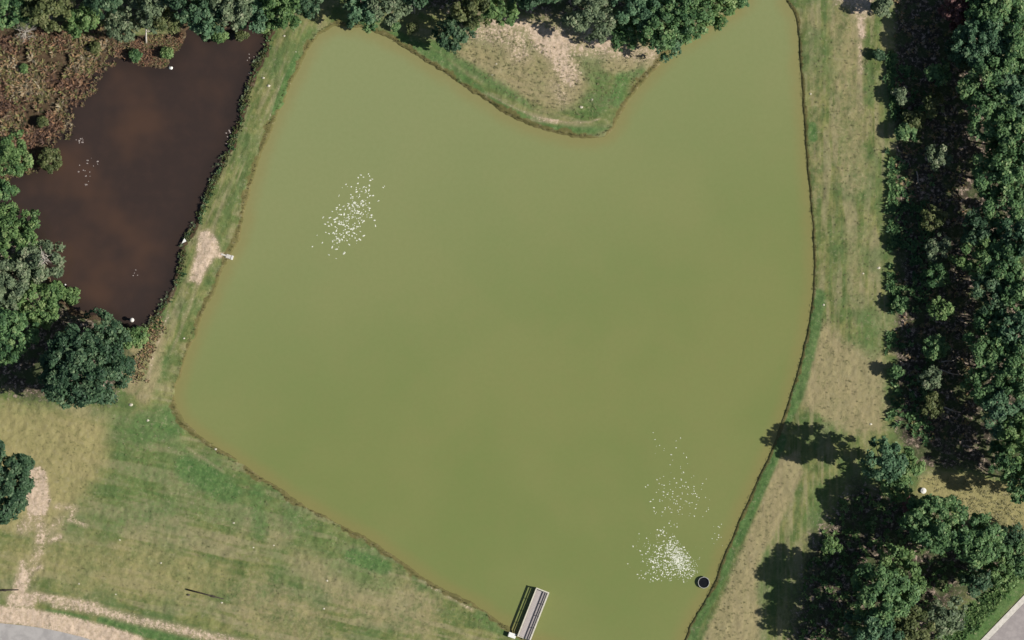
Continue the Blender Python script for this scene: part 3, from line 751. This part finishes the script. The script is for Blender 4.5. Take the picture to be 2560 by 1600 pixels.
m_marsh, t, b = new_mat('marsh_stems')
a = N(t, 'ShaderNodeAttribute', attribute_name='tint').outputs['Fac']
cr = N(t, 'ShaderNodeValToRGB'); t.links.new(a, cr.inputs[0]); e = cr.color_ramp.elements
e[0].position = 0.0; e[0].color = (0.050, 0.034, 0.028, 1); e[1].position = 1.0; e[1].color = (0.330, 0.285, 0.205, 1)
for p_, c_ in ((.22, (0.125, 0.078, 0.058, 1)), (.38, (0.240, 0.135, 0.075, 1)), (.50, (0.160, 0.115, 0.085, 1)), (.62, (0.130, 0.155, 0.052, 1)), (.74, (0.280, 0.175, 0.095, 1)), (.86, (0.240, 0.200, 0.130, 1))):
    q = e.new(p_); q.color = c_
t.links.new(cr.outputs[0], b.inputs['Base Color']); b.inputs['Roughness'].default_value = .85; b.inputs['Specular IOR Level'].default_value = .15
MPOLY = [(-20,100),(60,90),(150,60),(250,62),(272,105),(245,165),(205,220),(165,262),(158,318),(118,352),(95,400),(60,420),(-20,350)]
q = pts_in(MPOLY, 2100, 41)
sel = fbm(q[:, 0] * .35, q[:, 1] * .35, 77, 3)
q = q[sel > .37]; sel = sel[sel > .37]
clumps('marsh_growth', q, np.random.default_rng(1).uniform(.4, 1.25, len(q)), 20, m_marsh, 'tangled brown and olive marsh growth at the upper left', 42, 'marsh plants', tint_by=np.clip((fbm(q[:,0]*.25, q[:,1]*.25, 78, 3) - .26) * 2.2 + .25 * (np.random.default_rng(2).random(len(q)) - .5), 0, 1), flat=.6, width=.13)
q2 = np.concatenate([along([(276,146),(245,176),(208,224),(166,266),(160,322),(118,358)], 90, .7, 143) + np.array([.6, -.4]), pts_in([(268,112),(330,95),(455,85),(458,108),(430,135),(412,168),(370,165),(320,150),(280,140)], 420, 43), pts_in([(0,430),(60,420),(110,420),(60,440),(10,460)], 40, 44)])
clumps('marsh_growth', q2, 0.6, 14, m_marsh, 'rusty and olive marsh growth along the north pond shore', 45, 'marsh plants', tint_by=np.clip((fbm(q2[:,0]*.3, q2[:,1]*.3, 79, 3) - .1) * 1.4, 0, 1), flat=.6, width=.12)

# weeds on the pond side of the dam
east_shore = [(668,70),(662,116),(633,177),(611,247),(589,320),(574,366),(551,409),(528,460),(499,533),(475,577),(460,606),(452,647),(446,678),(427,731),(398,780),(374,809),(345,830)]
q = along(east_shore, 560, .40, 46) + np.array([.35, .05]); q = q[fbm(q[:, 0] * .5, q[:, 1] * .5, 81, 2) > .42]
clumps('shore_weeds', q, 0.36, 12, LEAF['olive'], 'ragged olive weeds along the pond side of the dam', 47, 'weeds', flat=.8)
q = along(east_shore, 240, .40, 48) + np.array([.6, .05]); q = q[fbm(q[:, 0] * .5, q[:, 1] * .5, 82, 2) > .5]
g8 = np.random.default_rng(8); q8 = along(east_shore, 170, .35, 148) + np.array([-.1, 0]); q8 = q8[fbm(q8[:, 0] * .5, q8[:, 1] * .5, 83, 2) > .45]
clumps('shore_weeds', q8, g8.uniform(.3, .6, len(q8)), 12, LEAF['grey'], 'pale dry weeds hanging over the pond side of the dam', 149, 'weeds', flat=.8, width=.12)
clumps('shore_weeds', q, 0.38, 12, LEAF['green'], 'dark green weeds mixed into the pond side of the dam', 49, 'weeds', flat=.8)
q = along([(395,800),(380,850),(355,900),(345,950)], 130, .8, 50)
clumps('dead_grass', q, 0.5, 10, m_marsh, 'dead brown grass beside the south tip of the pond', 51, 'grass', tint_by=.4 + .5 * np.random.default_rng(3).random(len(q)), flat=.5)

# tufts on the lake banks
lk = np.array(LAKE); order = [tuple(p) for p in LAKE] + [tuple(LAKE[0])]
q = along(order, 1500, .22, 52); dd = lut(D_lake, q[:, 0], q[:, 1])
gxx = (lut(D_lake, q[:, 0] + .5, q[:, 1]) - lut(D_lake, q[:, 0] - .5, q[:, 1])); gyy = (lut(D_lake, q[:, 0], q[:, 1] + .5) - lut(D_lake, q[:, 0], q[:, 1] - .5))
q = q + np.stack([gxx, gyy], 1) * (0.45 - dd)[:, None] * np.random.default_rng(5).uniform(.6, 1.5, (len(q), 1))
q = q[(np.abs(q[:, 0]) < 100) & (np.abs(q[:, 1]) < 64)]
q = q[~((np.abs(q[:, 0] - P(1318, 0)[0]) < 3.5) & (q[:, 1] < P(0, 1560)[1]))]
clumps('bank_grass', q, 0.17, 8, LEAF['bank'], 'short tufted grass along the edge of the lake', 53, 'grass', flat=1.0)

# undergrowth of the east and south woods
q = np.concatenate([pts_in([(2228,170),(2280,150),(2330,200),(2330,1080),(2330,1120),(2240,1060)], 620, 54), along([(2226,130),(2228,600),(2230,1080)], 420, .4, 55)])
sel = fbm(q[:, 0] * .25, q[:, 1] * .25, 80, 3) > .42
q = q[sel]; clumps('undergrowth', q, .8, 13, LEAF['green'], 'leafy undergrowth in the shade of the east wood', 56, 'undergrowth', flat=.7)
q = pts_in([(2228,-20),(2400,-20),(2420,700),(2420,1120),(2240,1080)], 380, 57)
clumps('undergrowth', q, .6, 12, m_marsh, 'dry brush and dead twigs on the floor of the east wood', 58, 'undergrowth', tint_by=.5 + .5 * np.random.default_rng(4).random(len(q)), flat=.6)
q = np.concatenate([pts_in([(2100,1250),(2200,1200),(2290,1260),(2400,1420),(2340,1560),(2100,1600),(2000,1600),(2010,1430)], 380, 59), pts_in([(2330,1600),(2450,1500),(2560,1400),(2560,1440),(2440,1570),(2400,1600)], 260, 60)])
clumps('undergrowth', q, .75, 13, LEAF['bright'], 'bright weeds and brush around the southern trees', 61, 'undergrowth', flat=.7)
q = pts_in([(2290,1195),(2420,1185),(2560,1240),(2560,1330),(2480,1315),(2380,1268)], 340, 62)
clumps('dead_grass', q, .30, 9, LEAF['straw'], 'tall straw coloured grass in the clearing at the lower right', 63, 'grass', tint_by=.4 + .6 * np.random.default_rng(6).random(len(q)), flat=.3, width=.13)
q = pts_in([(1210,60),(1480,150),(1640,130),(1600,190),(1530,270),(1480,300),(1380,290),(1260,240),(1120,130)], 900, 64)
clumps('rough_grass', q, np.random.default_rng(65).uniform(.10, .24, len(q)), 8, LEAF['straw'], 'rough grass tufts over the peninsula', 65, 'grass', flat=.2)
q = np.concatenate([pts_in([(2030,60),(2215,60),(2215,1080),(2040,1060),(2060,700)], 500, 66), pts_in([(1990,1140),(1900,1400),(1890,1600),(1760,1600),(1880,1300)], 160, 67)])
clumps('rough_grass', q, .20, 8, LEAF['straw'], 'short grass tufts over the mown strip east of the lake', 68, 'grass', flat=.15)
q = pts_in([(100,1060),(430,1030),(700,1240),(1250,1570),(600,1590),(80,1450)], 500, 69)
clumps('rough_grass', q, .18, 8, LEAF['straw'], 'short grass tufts over the lawn south of the lake', 70, 'grass', flat=.15)

# ------------------------------------------------------------------ splashes and flecks on the water
m_foam = noisy('white_foam', (0.46, 0.48, 0.38), (0.78, 0.78, 0.68), 2.0, .6, 0)
def flecks(name, pts, sizes, label, seed):
    g = np.random.default_rng(seed); n = len(pts); k = 6
    a0 = g.random(n) * 6.283; el = 1 + g.random(n) * 1.3
    ang = np.arange(k) / k * 6.283
    loc = np.stack([np.cos(ang)[None] * sizes[:, None] * el[:, None] * (0.7 + .5 * g.random((n, k))), np.sin(ang)[None] * sizes[:, None] * (0.7 + .5 * g.random((n, k)))], 2)
    a0 = np.where(g.random(n) < .6, (g.random(n) - .5) * 1.2, a0)
    ca = np.cos(a0)[:, None]; sa = np.sin(a0)[:, None]
    xy = np.stack([loc[:, :, 0] * ca - loc[:, :, 1] * sa, loc[:, :, 0] * sa + loc[:, :, 1] * ca], 2) + pts[:, None, :]
    V = np.zeros((n, k + 1, 3)); V[:, :k, :2] = xy; V[:, :k, 2] = 0.004; V[:, k, :2] = pts; V[:, k, 2] = .03 + sizes * .35
    base = (np.arange(n) * (k + 1))[:, None]
    F = np.concatenate([np.stack([base[:, 0] + i, base[:, 0] + (i + 1) % k, base[:, 0] + k], 1) for i in range(k)])
    o = link(name, mesh_np(name, V.reshape(-1, 3), F), m_foam); return tag(o, label, 'foam', kind='stuff')
def gauss(c, ax, sl, ss, n, seed):
    g = np.random.default_rng(seed); u = np.array(ax) / np.hypot(*ax); v = np.array([-u[1], u[0]])
    q = np.array(c) + np.outer(np.clip(g.normal(size=n), -2, 2) * sl, u) + np.outer(np.clip(g.normal(size=n), -2, 2) * ss, v)
    return pxs(q)
g = np.random.default_rng(90)
A = np.concatenate([gauss((880,535), (-.42,1), 48, 24, 190, 91), gauss((850,575), (-.5,1), 34, 26, 60, 92), gauss((915,460), (-.3,1), 22, 14, 14, 93), gauss((905,530), (1,.2), 24, 14, 24, 96)])
flecks('foam_flecks', A, g.uniform(.05, .15, len(A)), 'elongated patch of scattered white flecks in the northwest of the lake', 94)
Bp = np.concatenate([gauss((1697,1398), (.62,.78), 26, 13, 330, 97), gauss((1650,1392), (1,.3), 36, 20, 120, 98), gauss((1665,1425), (1,-.2), 36, 14, 130, 99), gauss((1668,1345), (.3,1), 20, 16, 40, 100)])
flecks('foam_flecks', Bp, np.concatenate([g.uniform(.04, .11, 330), g.uniform(.04, .12, len(Bp) - 330)]), 'dense white splashes fanning out beside the round black standpipe', 101)
Fp = np.concatenate([gauss((1700,1400), (.62,.78), 26, 13, 500, 197), gauss((1665,1395), (1,.3), 40, 24, 200, 198)])
flecks('foam_flecks', Fp, g.uniform(.02, .05, len(Fp)), 'fine white froth among the dense splashes by the round standpipe', 199)
Cp = np.concatenate([gauss((1675,1250), (.5,1), 30, 24, 80, 102), gauss((1735,1235), (.6,1), 30, 14, 40, 103), gauss((1690,1120), (.2,1), 50, 34, 22, 104), gauss((1785,1320), (.2,1), 24, 10, 14, 105)])
flecks('foam_flecks', Cp, g.uniform(.04, .10, len(Cp)), 'thin trail of white flecks above the dense splashes', 106)
m_debris = noisy('floating_debris', (0.16, 0.13, 0.12), (0.38, 0.33, 0.30), 5, .8, 0)
Dp = np.concatenate([gauss((210,435), (.3,1), 16, 9, 12, 107), gauss((228,405), (1,0), 8, 5, 5, 108), gauss((200,352), (1,.3), 8, 6, 9, 109), gauss((335,682), (1,.3), 8, 6, 4, 110), gauss((625,150), (-.3,1), 16, 8, 6, 111), gauss((570,340), (-.3,1), 10, 3, 7, 112)])
o = flecks('floating_debris', Dp, g.uniform(.05, .16, len(Dp)), 'pale debris floating in the dark pond', 113); o['category'] = 'debris'; o.data.materials.clear(); o.data.materials.append(m_debris)

# ------------------------------------------------------------------ dock
m_plank = noisy('weathered_planks', (0.300, 0.268, 0.262), (0.415, 0.378, 0.368), 1.2, .85, .2, .01)
m_rail = noisy('pale_timber', (0.50, 0.48, 0.38), (0.64, 0.61, 0.50), 2.5, .85, .2, .01)
m_pile = noisy('dark_timber', (0.12, 0.10, 0.08), (0.20, 0.17, 0.14), 2.5, .9, .3, .02)
far_l = P(1341, 1468); far_r = P(1372.5, 1480.5); near_l = P(1294, 1588)
ax = near_l[:2] - far_l[:2]; L = float(np.hypot(*ax)) + .1; W = float(np.hypot(*(far_r - far_l)[:2])); ang = math.atan2(ax[1], ax[0])
dz = 0.50
dock = tag(empty('dock', (far_l[0], far_l[1], 0), ang), 'weathered grey wooden fishing dock with side rails at the south shore', 'dock')
# local x runs towards the shore, local y is to the right (+y = away from the rail side)
sgn = 1 if ((far_r - far_l)[:2] @ np.array([-math.sin(ang), math.cos(ang)])) > 0 else -1
mb = MB(); mb.box((0, 0, 0), (.150, W - .02, .045)); pl = mb.mesh('plank'); pl.materials.append(m_plank)
npl = int(L / .158); rr = random.Random(5)
for i in range(npl):
    o = link('plank', pl, None, dock, (.08 + i * .158, sgn * (W / 2 + rr.uniform(-.02, .02)), dz + rr.uniform(-.006, .006)))
    o.rotation_euler = (0, 0, rr.uniform(-.006, .006))
for yy in (.25, W / 2, W - .25):
    MB_ = MB(); MB_.box((L / 2, sgn * yy, dz - .12), (L - .1, .06, .18)); MB_.build('joist', m_pile, dock)
npost = 5; xs = [.08 + (L - .2) * i / (npost - 1) for i in range(npost)]
for yy in (.05, W - .05):
    for x in xs:
        mb = MB(); mb.box((x, sgn * yy, .35), (.11, .11, 2.15)); mb.build('post', m_rail, dock)
    for z, wd, hh in ((1.40, .22, .06), (1.29, .045, .14), (.92, .045, .16), (.66, .045, .12)):
        mb = MB(); mb.box((L / 2, sgn * (yy + (.0 if wd > .1 else (.085 if yy < 1 else -.085))), z), (L, wd, hh)); mb.build('rail', m_rail, dock)
mb = MB(); mb.box((.05, sgn * W / 2, 1.455), (.22, W, .05)); mb.build('rail', m_rail, dock)
mb = MB(); mb.box((.15, sgn * W / 2, 1.0), (.04, W - .2, .09)); mb.build('rail', m_rail, dock)
mb = MB(); mb.box((L - .02, sgn * W / 2, dz + .035), (.12, W - .2, .03)); mb.build('threshold', m_rail, dock)

# white chest beside the dock
m_white = noisy('white_paint', (0.74, 0.75, 0.70), (0.82, 0.83, 0.78), 2.0, .5, .1, .005)
m_white2 = noisy('weathered_white', (0.60, 0.58, 0.54), (0.78, 0.76, 0.71), 3.0, .6, .15, .01)
c = P(1280.5, 1588.5, 1.0); chest = tag(empty('storage_chest', (c[0], c[1], .35), -math.radians(19)), 'white storage chest on the bank beside the landward end of the dock', 'chest')
mb = MB(); mb.box((0, 0, .28), (1.30, .78, .66)); mb.build('body', m_white2, chest)
mb = MB(); mb.box((0, 0, .655), (1.42, .90, .08)); mb.box((0, 0, .705), (1.25, .74, .03)); mb.build('lid', m_white, chest)
mb = MB(); mb.box((0, -.40, .50), (.18, .03, .08)); mb.build('latch', m_pile, chest)

# round standpipe
m_conc = noisy('wet_concrete', (0.27, 0.27, 0.25), (0.40, 0.40, 0.37), 3.0, .85, .3, .02)
m_shaft_shade = noisy('shaft_shade', (0.004, 0.004, 0.006), (0.008, 0.008, 0.010), 3.0, .35, 0)  # near-black colour painted in for the shade down the open pipe
c = P(1759, 1456); sp = tag(empty('standpipe', (c[0], c[1], 0)), 'round open standpipe with a pale rim and black inside by the east shore', 'standpipe')
mb = MB(); mb.lathe([(1.06, -1.5), (1.06, .30), (1.09, .38), (1.09, .46), (1.06, .50), (1.00, .50), (.97, .46), (.97, -1.5)], 40); mb.build('rim', m_conc, sp, smooth=False)
mb = MB(); mb.lathe([(0.001, .30), (.5, .30), (.968, .30)], 40); mb.build('shade_disc', m_shaft_shade, sp)  # disc set high in the pipe, standing in for its deep shade
mb = MB(); mb.lathe([(.965, -.2), (.965, .43)], 40); mb.build('shade_wall', m_shaft_shade, sp)
mb = MB()
for k in range(8):
    a = k * math.pi / 4; mb.box((1.10 * math.cos(a), 1.10 * math.sin(a), .2), (.06, .16, .5), a)
mb.build('bracket', m_conc, sp)

# white round tank in the clearing
c = P(2308, 1226.5, .5); tk = tag(empty('round_tank', (c[0], c[1], .5)), 'small white round tank standing in the clearing among the southeastern trees', 'tank')
mb = MB(); mb.lathe([(.48, -.2), (.50, .40), (.50, .46)], 28); mb.build('wall', m_white2, tk)
mb = MB(); mb.lathe([(.55, .44), (.55, .50), (.46, .55), (.22, .62), (.20, .62), (.20, .68), (.001, .69)], 28); mb.build('lid', m_white2, tk)

# white floats and posts in the pond
def float_post(x, y, h, r, label):
    c = P(x, y, h); root = tag(empty('float_post', (c[0], c[1], 0)), label, 'float', 'white floats in the dark pond')
    mb = MB(); mb.tube([(0, 0, -1), (0, 0, h)], [r * .55, r * .55], 10); mb.build('post', m_white2, root)
    mb = MB(); mb.lathe([(r * .6, h - .15), (r, h), (r * .95, h + .12), (r * .6, h + .26), (.001, h + .3)], 16); mb.build('cap', m_white2, root, smooth=True)
float_post(330, 800, 1.1, .42, 'round white post cap rising from the south end of the dark pond')
float_post(186, 744, .5, .30, 'small white post at the southwest edge of the dark pond')
float_post(163, 712, .4, .20, 'tiny pale post left of the small white post on the pond edge')
# white rock at the marsh point
def rock(name, x, y, r, label, mat, group=None, sx=1.0, sy=1.0, sz=.6, seed=0, cat='rock', zb=None):
    g = np.random.default_rng(seed); V = []; F = []
    for i in range(5):
        th = math.pi * .5 * (1 - i / 4.0) if i < 4 else math.pi / 2
    n = 9; rings = [(1.0, -.3), (1.02, .15), (.78, .6), (.42, .9)]
    mb = MB(); Vv = []
    for k, (q, z) in enumerate(rings):
        for j in range(n):
            a = 2 * math.pi * j / n; f = q * (0.78 + .4 * g.random()); Vv.append((math.cos(a) * f * r * sx, math.sin(a) * f * r * sy, z * r * sz * (.85 + .3 * g.random())))
    Vv.append((0, 0, r * sz))
    Ff = [(i * n + j, i * n + (j + 1) % n, (i + 1) * n + (j + 1) % n, (i + 1) * n + j) for i in range(3) for j in range(n)] + [(3 * n + j, 3 * n + (j + 1) % n, 4 * n) for j in range(n)]
    mb.add(Vv, Ff); c = P(x, y)
    o = mb.build(name, mat, None, (c[0], c[1], max(ground_z(c[0], c[1]), 0.0) if zb is None else zb)); tag(o, label, cat, group); return o
rock('white_rock', 427, 170, .42, 'white rock in the water off the point of the marsh', m_white, sx=1.0, sy=.7, sz=.9, seed=1)
# white board on the pond edge
c = P(461, 603); wb = tag(empty('water_inlet', (c[0], c[1], .1)), 'white three cornered board on the pond edge west of the sandy crossing', 'board')
mb = MB(); mb.add([(-.45,-.45,.35),(.42,-.02,.35),(.05,.55,.35),(-.45,-.45,.5),(.42,-.02,.5),(.05,.55,.5)], [(0,2,1),(3,4,5),(0,1,4,3),(1,2,5,4),(2,0,3,5)]); mb.build('panel', m_white, wb)
mb = MB(); mb.tube([(0, 0, -.5), (0, 0, .35)], [.08, .08], 8); mb.build('post', m_pile, wb)
# concrete outlet at the sandy crossing
c = P(574, 642, .5); oc = tag(empty('concrete_outlet', (c[0], c[1], .1), -math.radians(18)), 'pale concrete outlet block at the lake edge by the sandy crossing', 'outlet')
mb = MB(); mb.box((0, 0, .15), (1.35, .72, .5)); mb.build('block', m_kerb, oc)
mb = MB(); mb.box((.50, 0, .44), (.34, .80, .10)); mb.build('cap', m_white2, oc)
mb = MB(); mb.box((-1.15, .0, .28), (1.0, .30, .16)); mb.build('channel', m_kerb, oc)

# thin dark tubes laid as lines across the lawn
m_bar = noisy('dark_bar', (0.035, 0.028, 0.022), (0.065, 0.052, 0.040), 2.0, .85, .2, .01)
def bar(x0, y0, x1, y1, label, kf):
    a = P(x0, y0); bq = P(x1, y1); c = (a + bq) / 2; d = bq - a; ln = float(np.hypot(d[0], d[1]))
    root = tag(empty('lawn_bar', (c[0], c[1], .66), math.atan2(d[1], d[0])), label, 'bar', 'dark bars lying on the lawn')
    mb = MB(); mb.tube([(-ln / 2, 0, 0.02), (0, .02, .06), (ln / 2, 0, .02)], [.16, .14, .10], 8); mb.build('shaft', m_bar, root, smooth=True)
    mb = MB(); mb.box((kf * ln, 0, .10), (.5, .42, .16)); mb.build('thick_part', m_bar, root)
bar(468, 1473, 560, 1497, 'thin dark pole lying on the lawn above the roadside sand', .22)
bar(-18, 1476, 48, 1474, 'thin dark pole lying at the left edge next to the sandy entrance', -.02)
c = P(473, 1487); cap = tag(empty('dot', (c[0], c[1], .55)), 'small dark stump beside the pole on the lawn', 'dot')  # short dark cylinder near the upper end of the thin line
mb = MB(); mb.lathe([(.22, -.2), (.17, .25), (.15, .3)], 10); mb.build('bark', m_bar, cap)
mb = MB(); mb.lathe([(.15, .3), (.001, .305)], 10); mb.build('dot_top', m_pile, cap)

# stones on the grass
m_stone = noisy('pale_stone', (0.42, 0.39, 0.30), (0.64, 0.60, 0.48), 6.0, .85, .2, .01)
def stones(lst, label, group):
    for i, (x, y, r) in enumerate(lst):
        rock('pale_stone', x, y, r, label, m_stone, group, sx=1.2, sy=.9, sz=.6, seed=int(x * 3 + y), cat='stone')
STONES = [
 ((585,1307,.2), 'white stone in the lushest grass of the south lawn'),
 ((685,1363,.2), 'white stone on the lawn, right of two more on the same level'),
 ((634,1368,.2), 'white stone on the lawn, left of its neighbour near the lush patch'),
 ((818,1451,.22), 'pale stone on the tan patch in the middle of the south lawn'),
 ((810,1521,.2), 'pale stone near the bottom edge on the greener end of the lawn'),
 ((198,1459,.16), 'pale stone on the lawn right of the sandy entrance'),
 ((290,1485,.18), 'pale stone on the lawn just above the roadside sand'),
 ((403,1407,.2), 'pale stone alone in the middle of the yellowish lawn'),
 ((555,1506,.2), 'pale stone at the lower end of the dark lying pole'),
 ((300,1349,.22), 'pale stone on the lawn right of the broken sand track'),
 ((423,1119,.22), 'white stone in green grass below the southwest lake corner'),
 ((370,1051,.28), 'white stone below the foot of the grassy dam'),
 ((328,1012,.38), 'largest pale stone, lying by the largest round tree'),
 ((539,1123,.28), 'pale stone right on the southwest lake bank'),
 ((659,195,.24), 'white stone at the upper pond side of the grassy dam'),
 ((672,215,.3), 'largest white stone on the grassy dam'),
 ((711,90,.2), 'white stone at the north end of the grassy dam'),
 ((740,130,.18), 'pale stone on the dam close to the northwest lake shore'),
 ((460,846,.2), 'pale stone on the lower end of the grassy dam'),
 ((994,76,.2), 'white stone in the green grass by the northwest lake corner'),
 ((1241,160,.2), 'white stone on the upper left of the peninsula meadow'),
 ((1230,187,.26), 'white oblong stone above the green bank of the peninsula'),
 ((1480,249,.24), 'white stone on the right of the peninsula meadow'),
 ((1453,268,.34), 'largest white stone of the peninsula near its tip'),
 ((2100,459,.2), 'white stone in the upper half of the mown strip'),
 ((2026,235,.2), 'pale stone beside the east shore above the small lush patch'),
 ((2059,762,.22), 'white stone in lush grass halfway down the east shore'),
 ((2196,670,.3), 'pale stone near the wood edge of the mown strip'),
 ((2157,684,.2), 'small pale stone left of another near the wood edge of the mown strip'),
 ((2176,1060,.3), 'white stone in the dry grass above the long tree shadow'),
 ((1855,1500,.2), 'pale stone on the dry strip below the round standpipe'),
]
for (x, y, r), lab in STONES:
    rock('pale_stone', x, y, r * .85, lab, m_stone, 'pale stones scattered over the grass', sx=1.2, sy=.9, sz=.6, seed=int(x * 3 + y), cat='stone')

# fallen wood in the east wood
def log(x0, y0, x1, y1, label, r=.14, z=.75):
    a = P(x0, y0); bq = P(x1, y1); c = (a + bq) / 2; d = bq - a; ln = float(np.hypot(d[0], d[1])); h = ln / 2
    root = tag(empty('fallen_log', (c[0], c[1], z), math.atan2(d[1], d[0])), label, 'log', 'fallen pale logs in the east wood')
    mb = MB(); mb.tube([(-h, 0, 0), (-h * .3, .08, .06), (h * .4, -.06, .1), (h, .1, .02)], [r, r * .9, r * .75, r * .4], 8); mb.build('trunk', M_log, root, smooth=True)
    for s_, f_ in ((1, .2), (-1, .5)):
        bb = MB(); bb.tube([(h * f_, 0, .08), (h * f_ + .5, s_ * .6, .25)], [r * .4, r * .15], 5); bb.build('branch', M_log, root)
log(2330, 920, 2395, 938, 'long pale log in the shade of the east wood, upper of two long ones', .13)
log(2338, 1012, 2400, 1032, 'long pale log in the lower shade of the east wood, lower of two long ones', .16)
log(2352, 905, 2388, 900, 'short pale log just above the upper long log', .11)
log(2320, 770, 2340, 800, 'short grey log by the fern covered gap in the middle of the east wood', .13)
log(2290, 428, 2296, 462, 'upright lying pale log in the upper middle of the east wood', .12)
log(2268, 970, 2298, 996, 'pale log near the field edge of the east wood', .15)
log(2355, 282, 2364, 290, 'small forked pale branch in the upper shade of the east wood', .10)
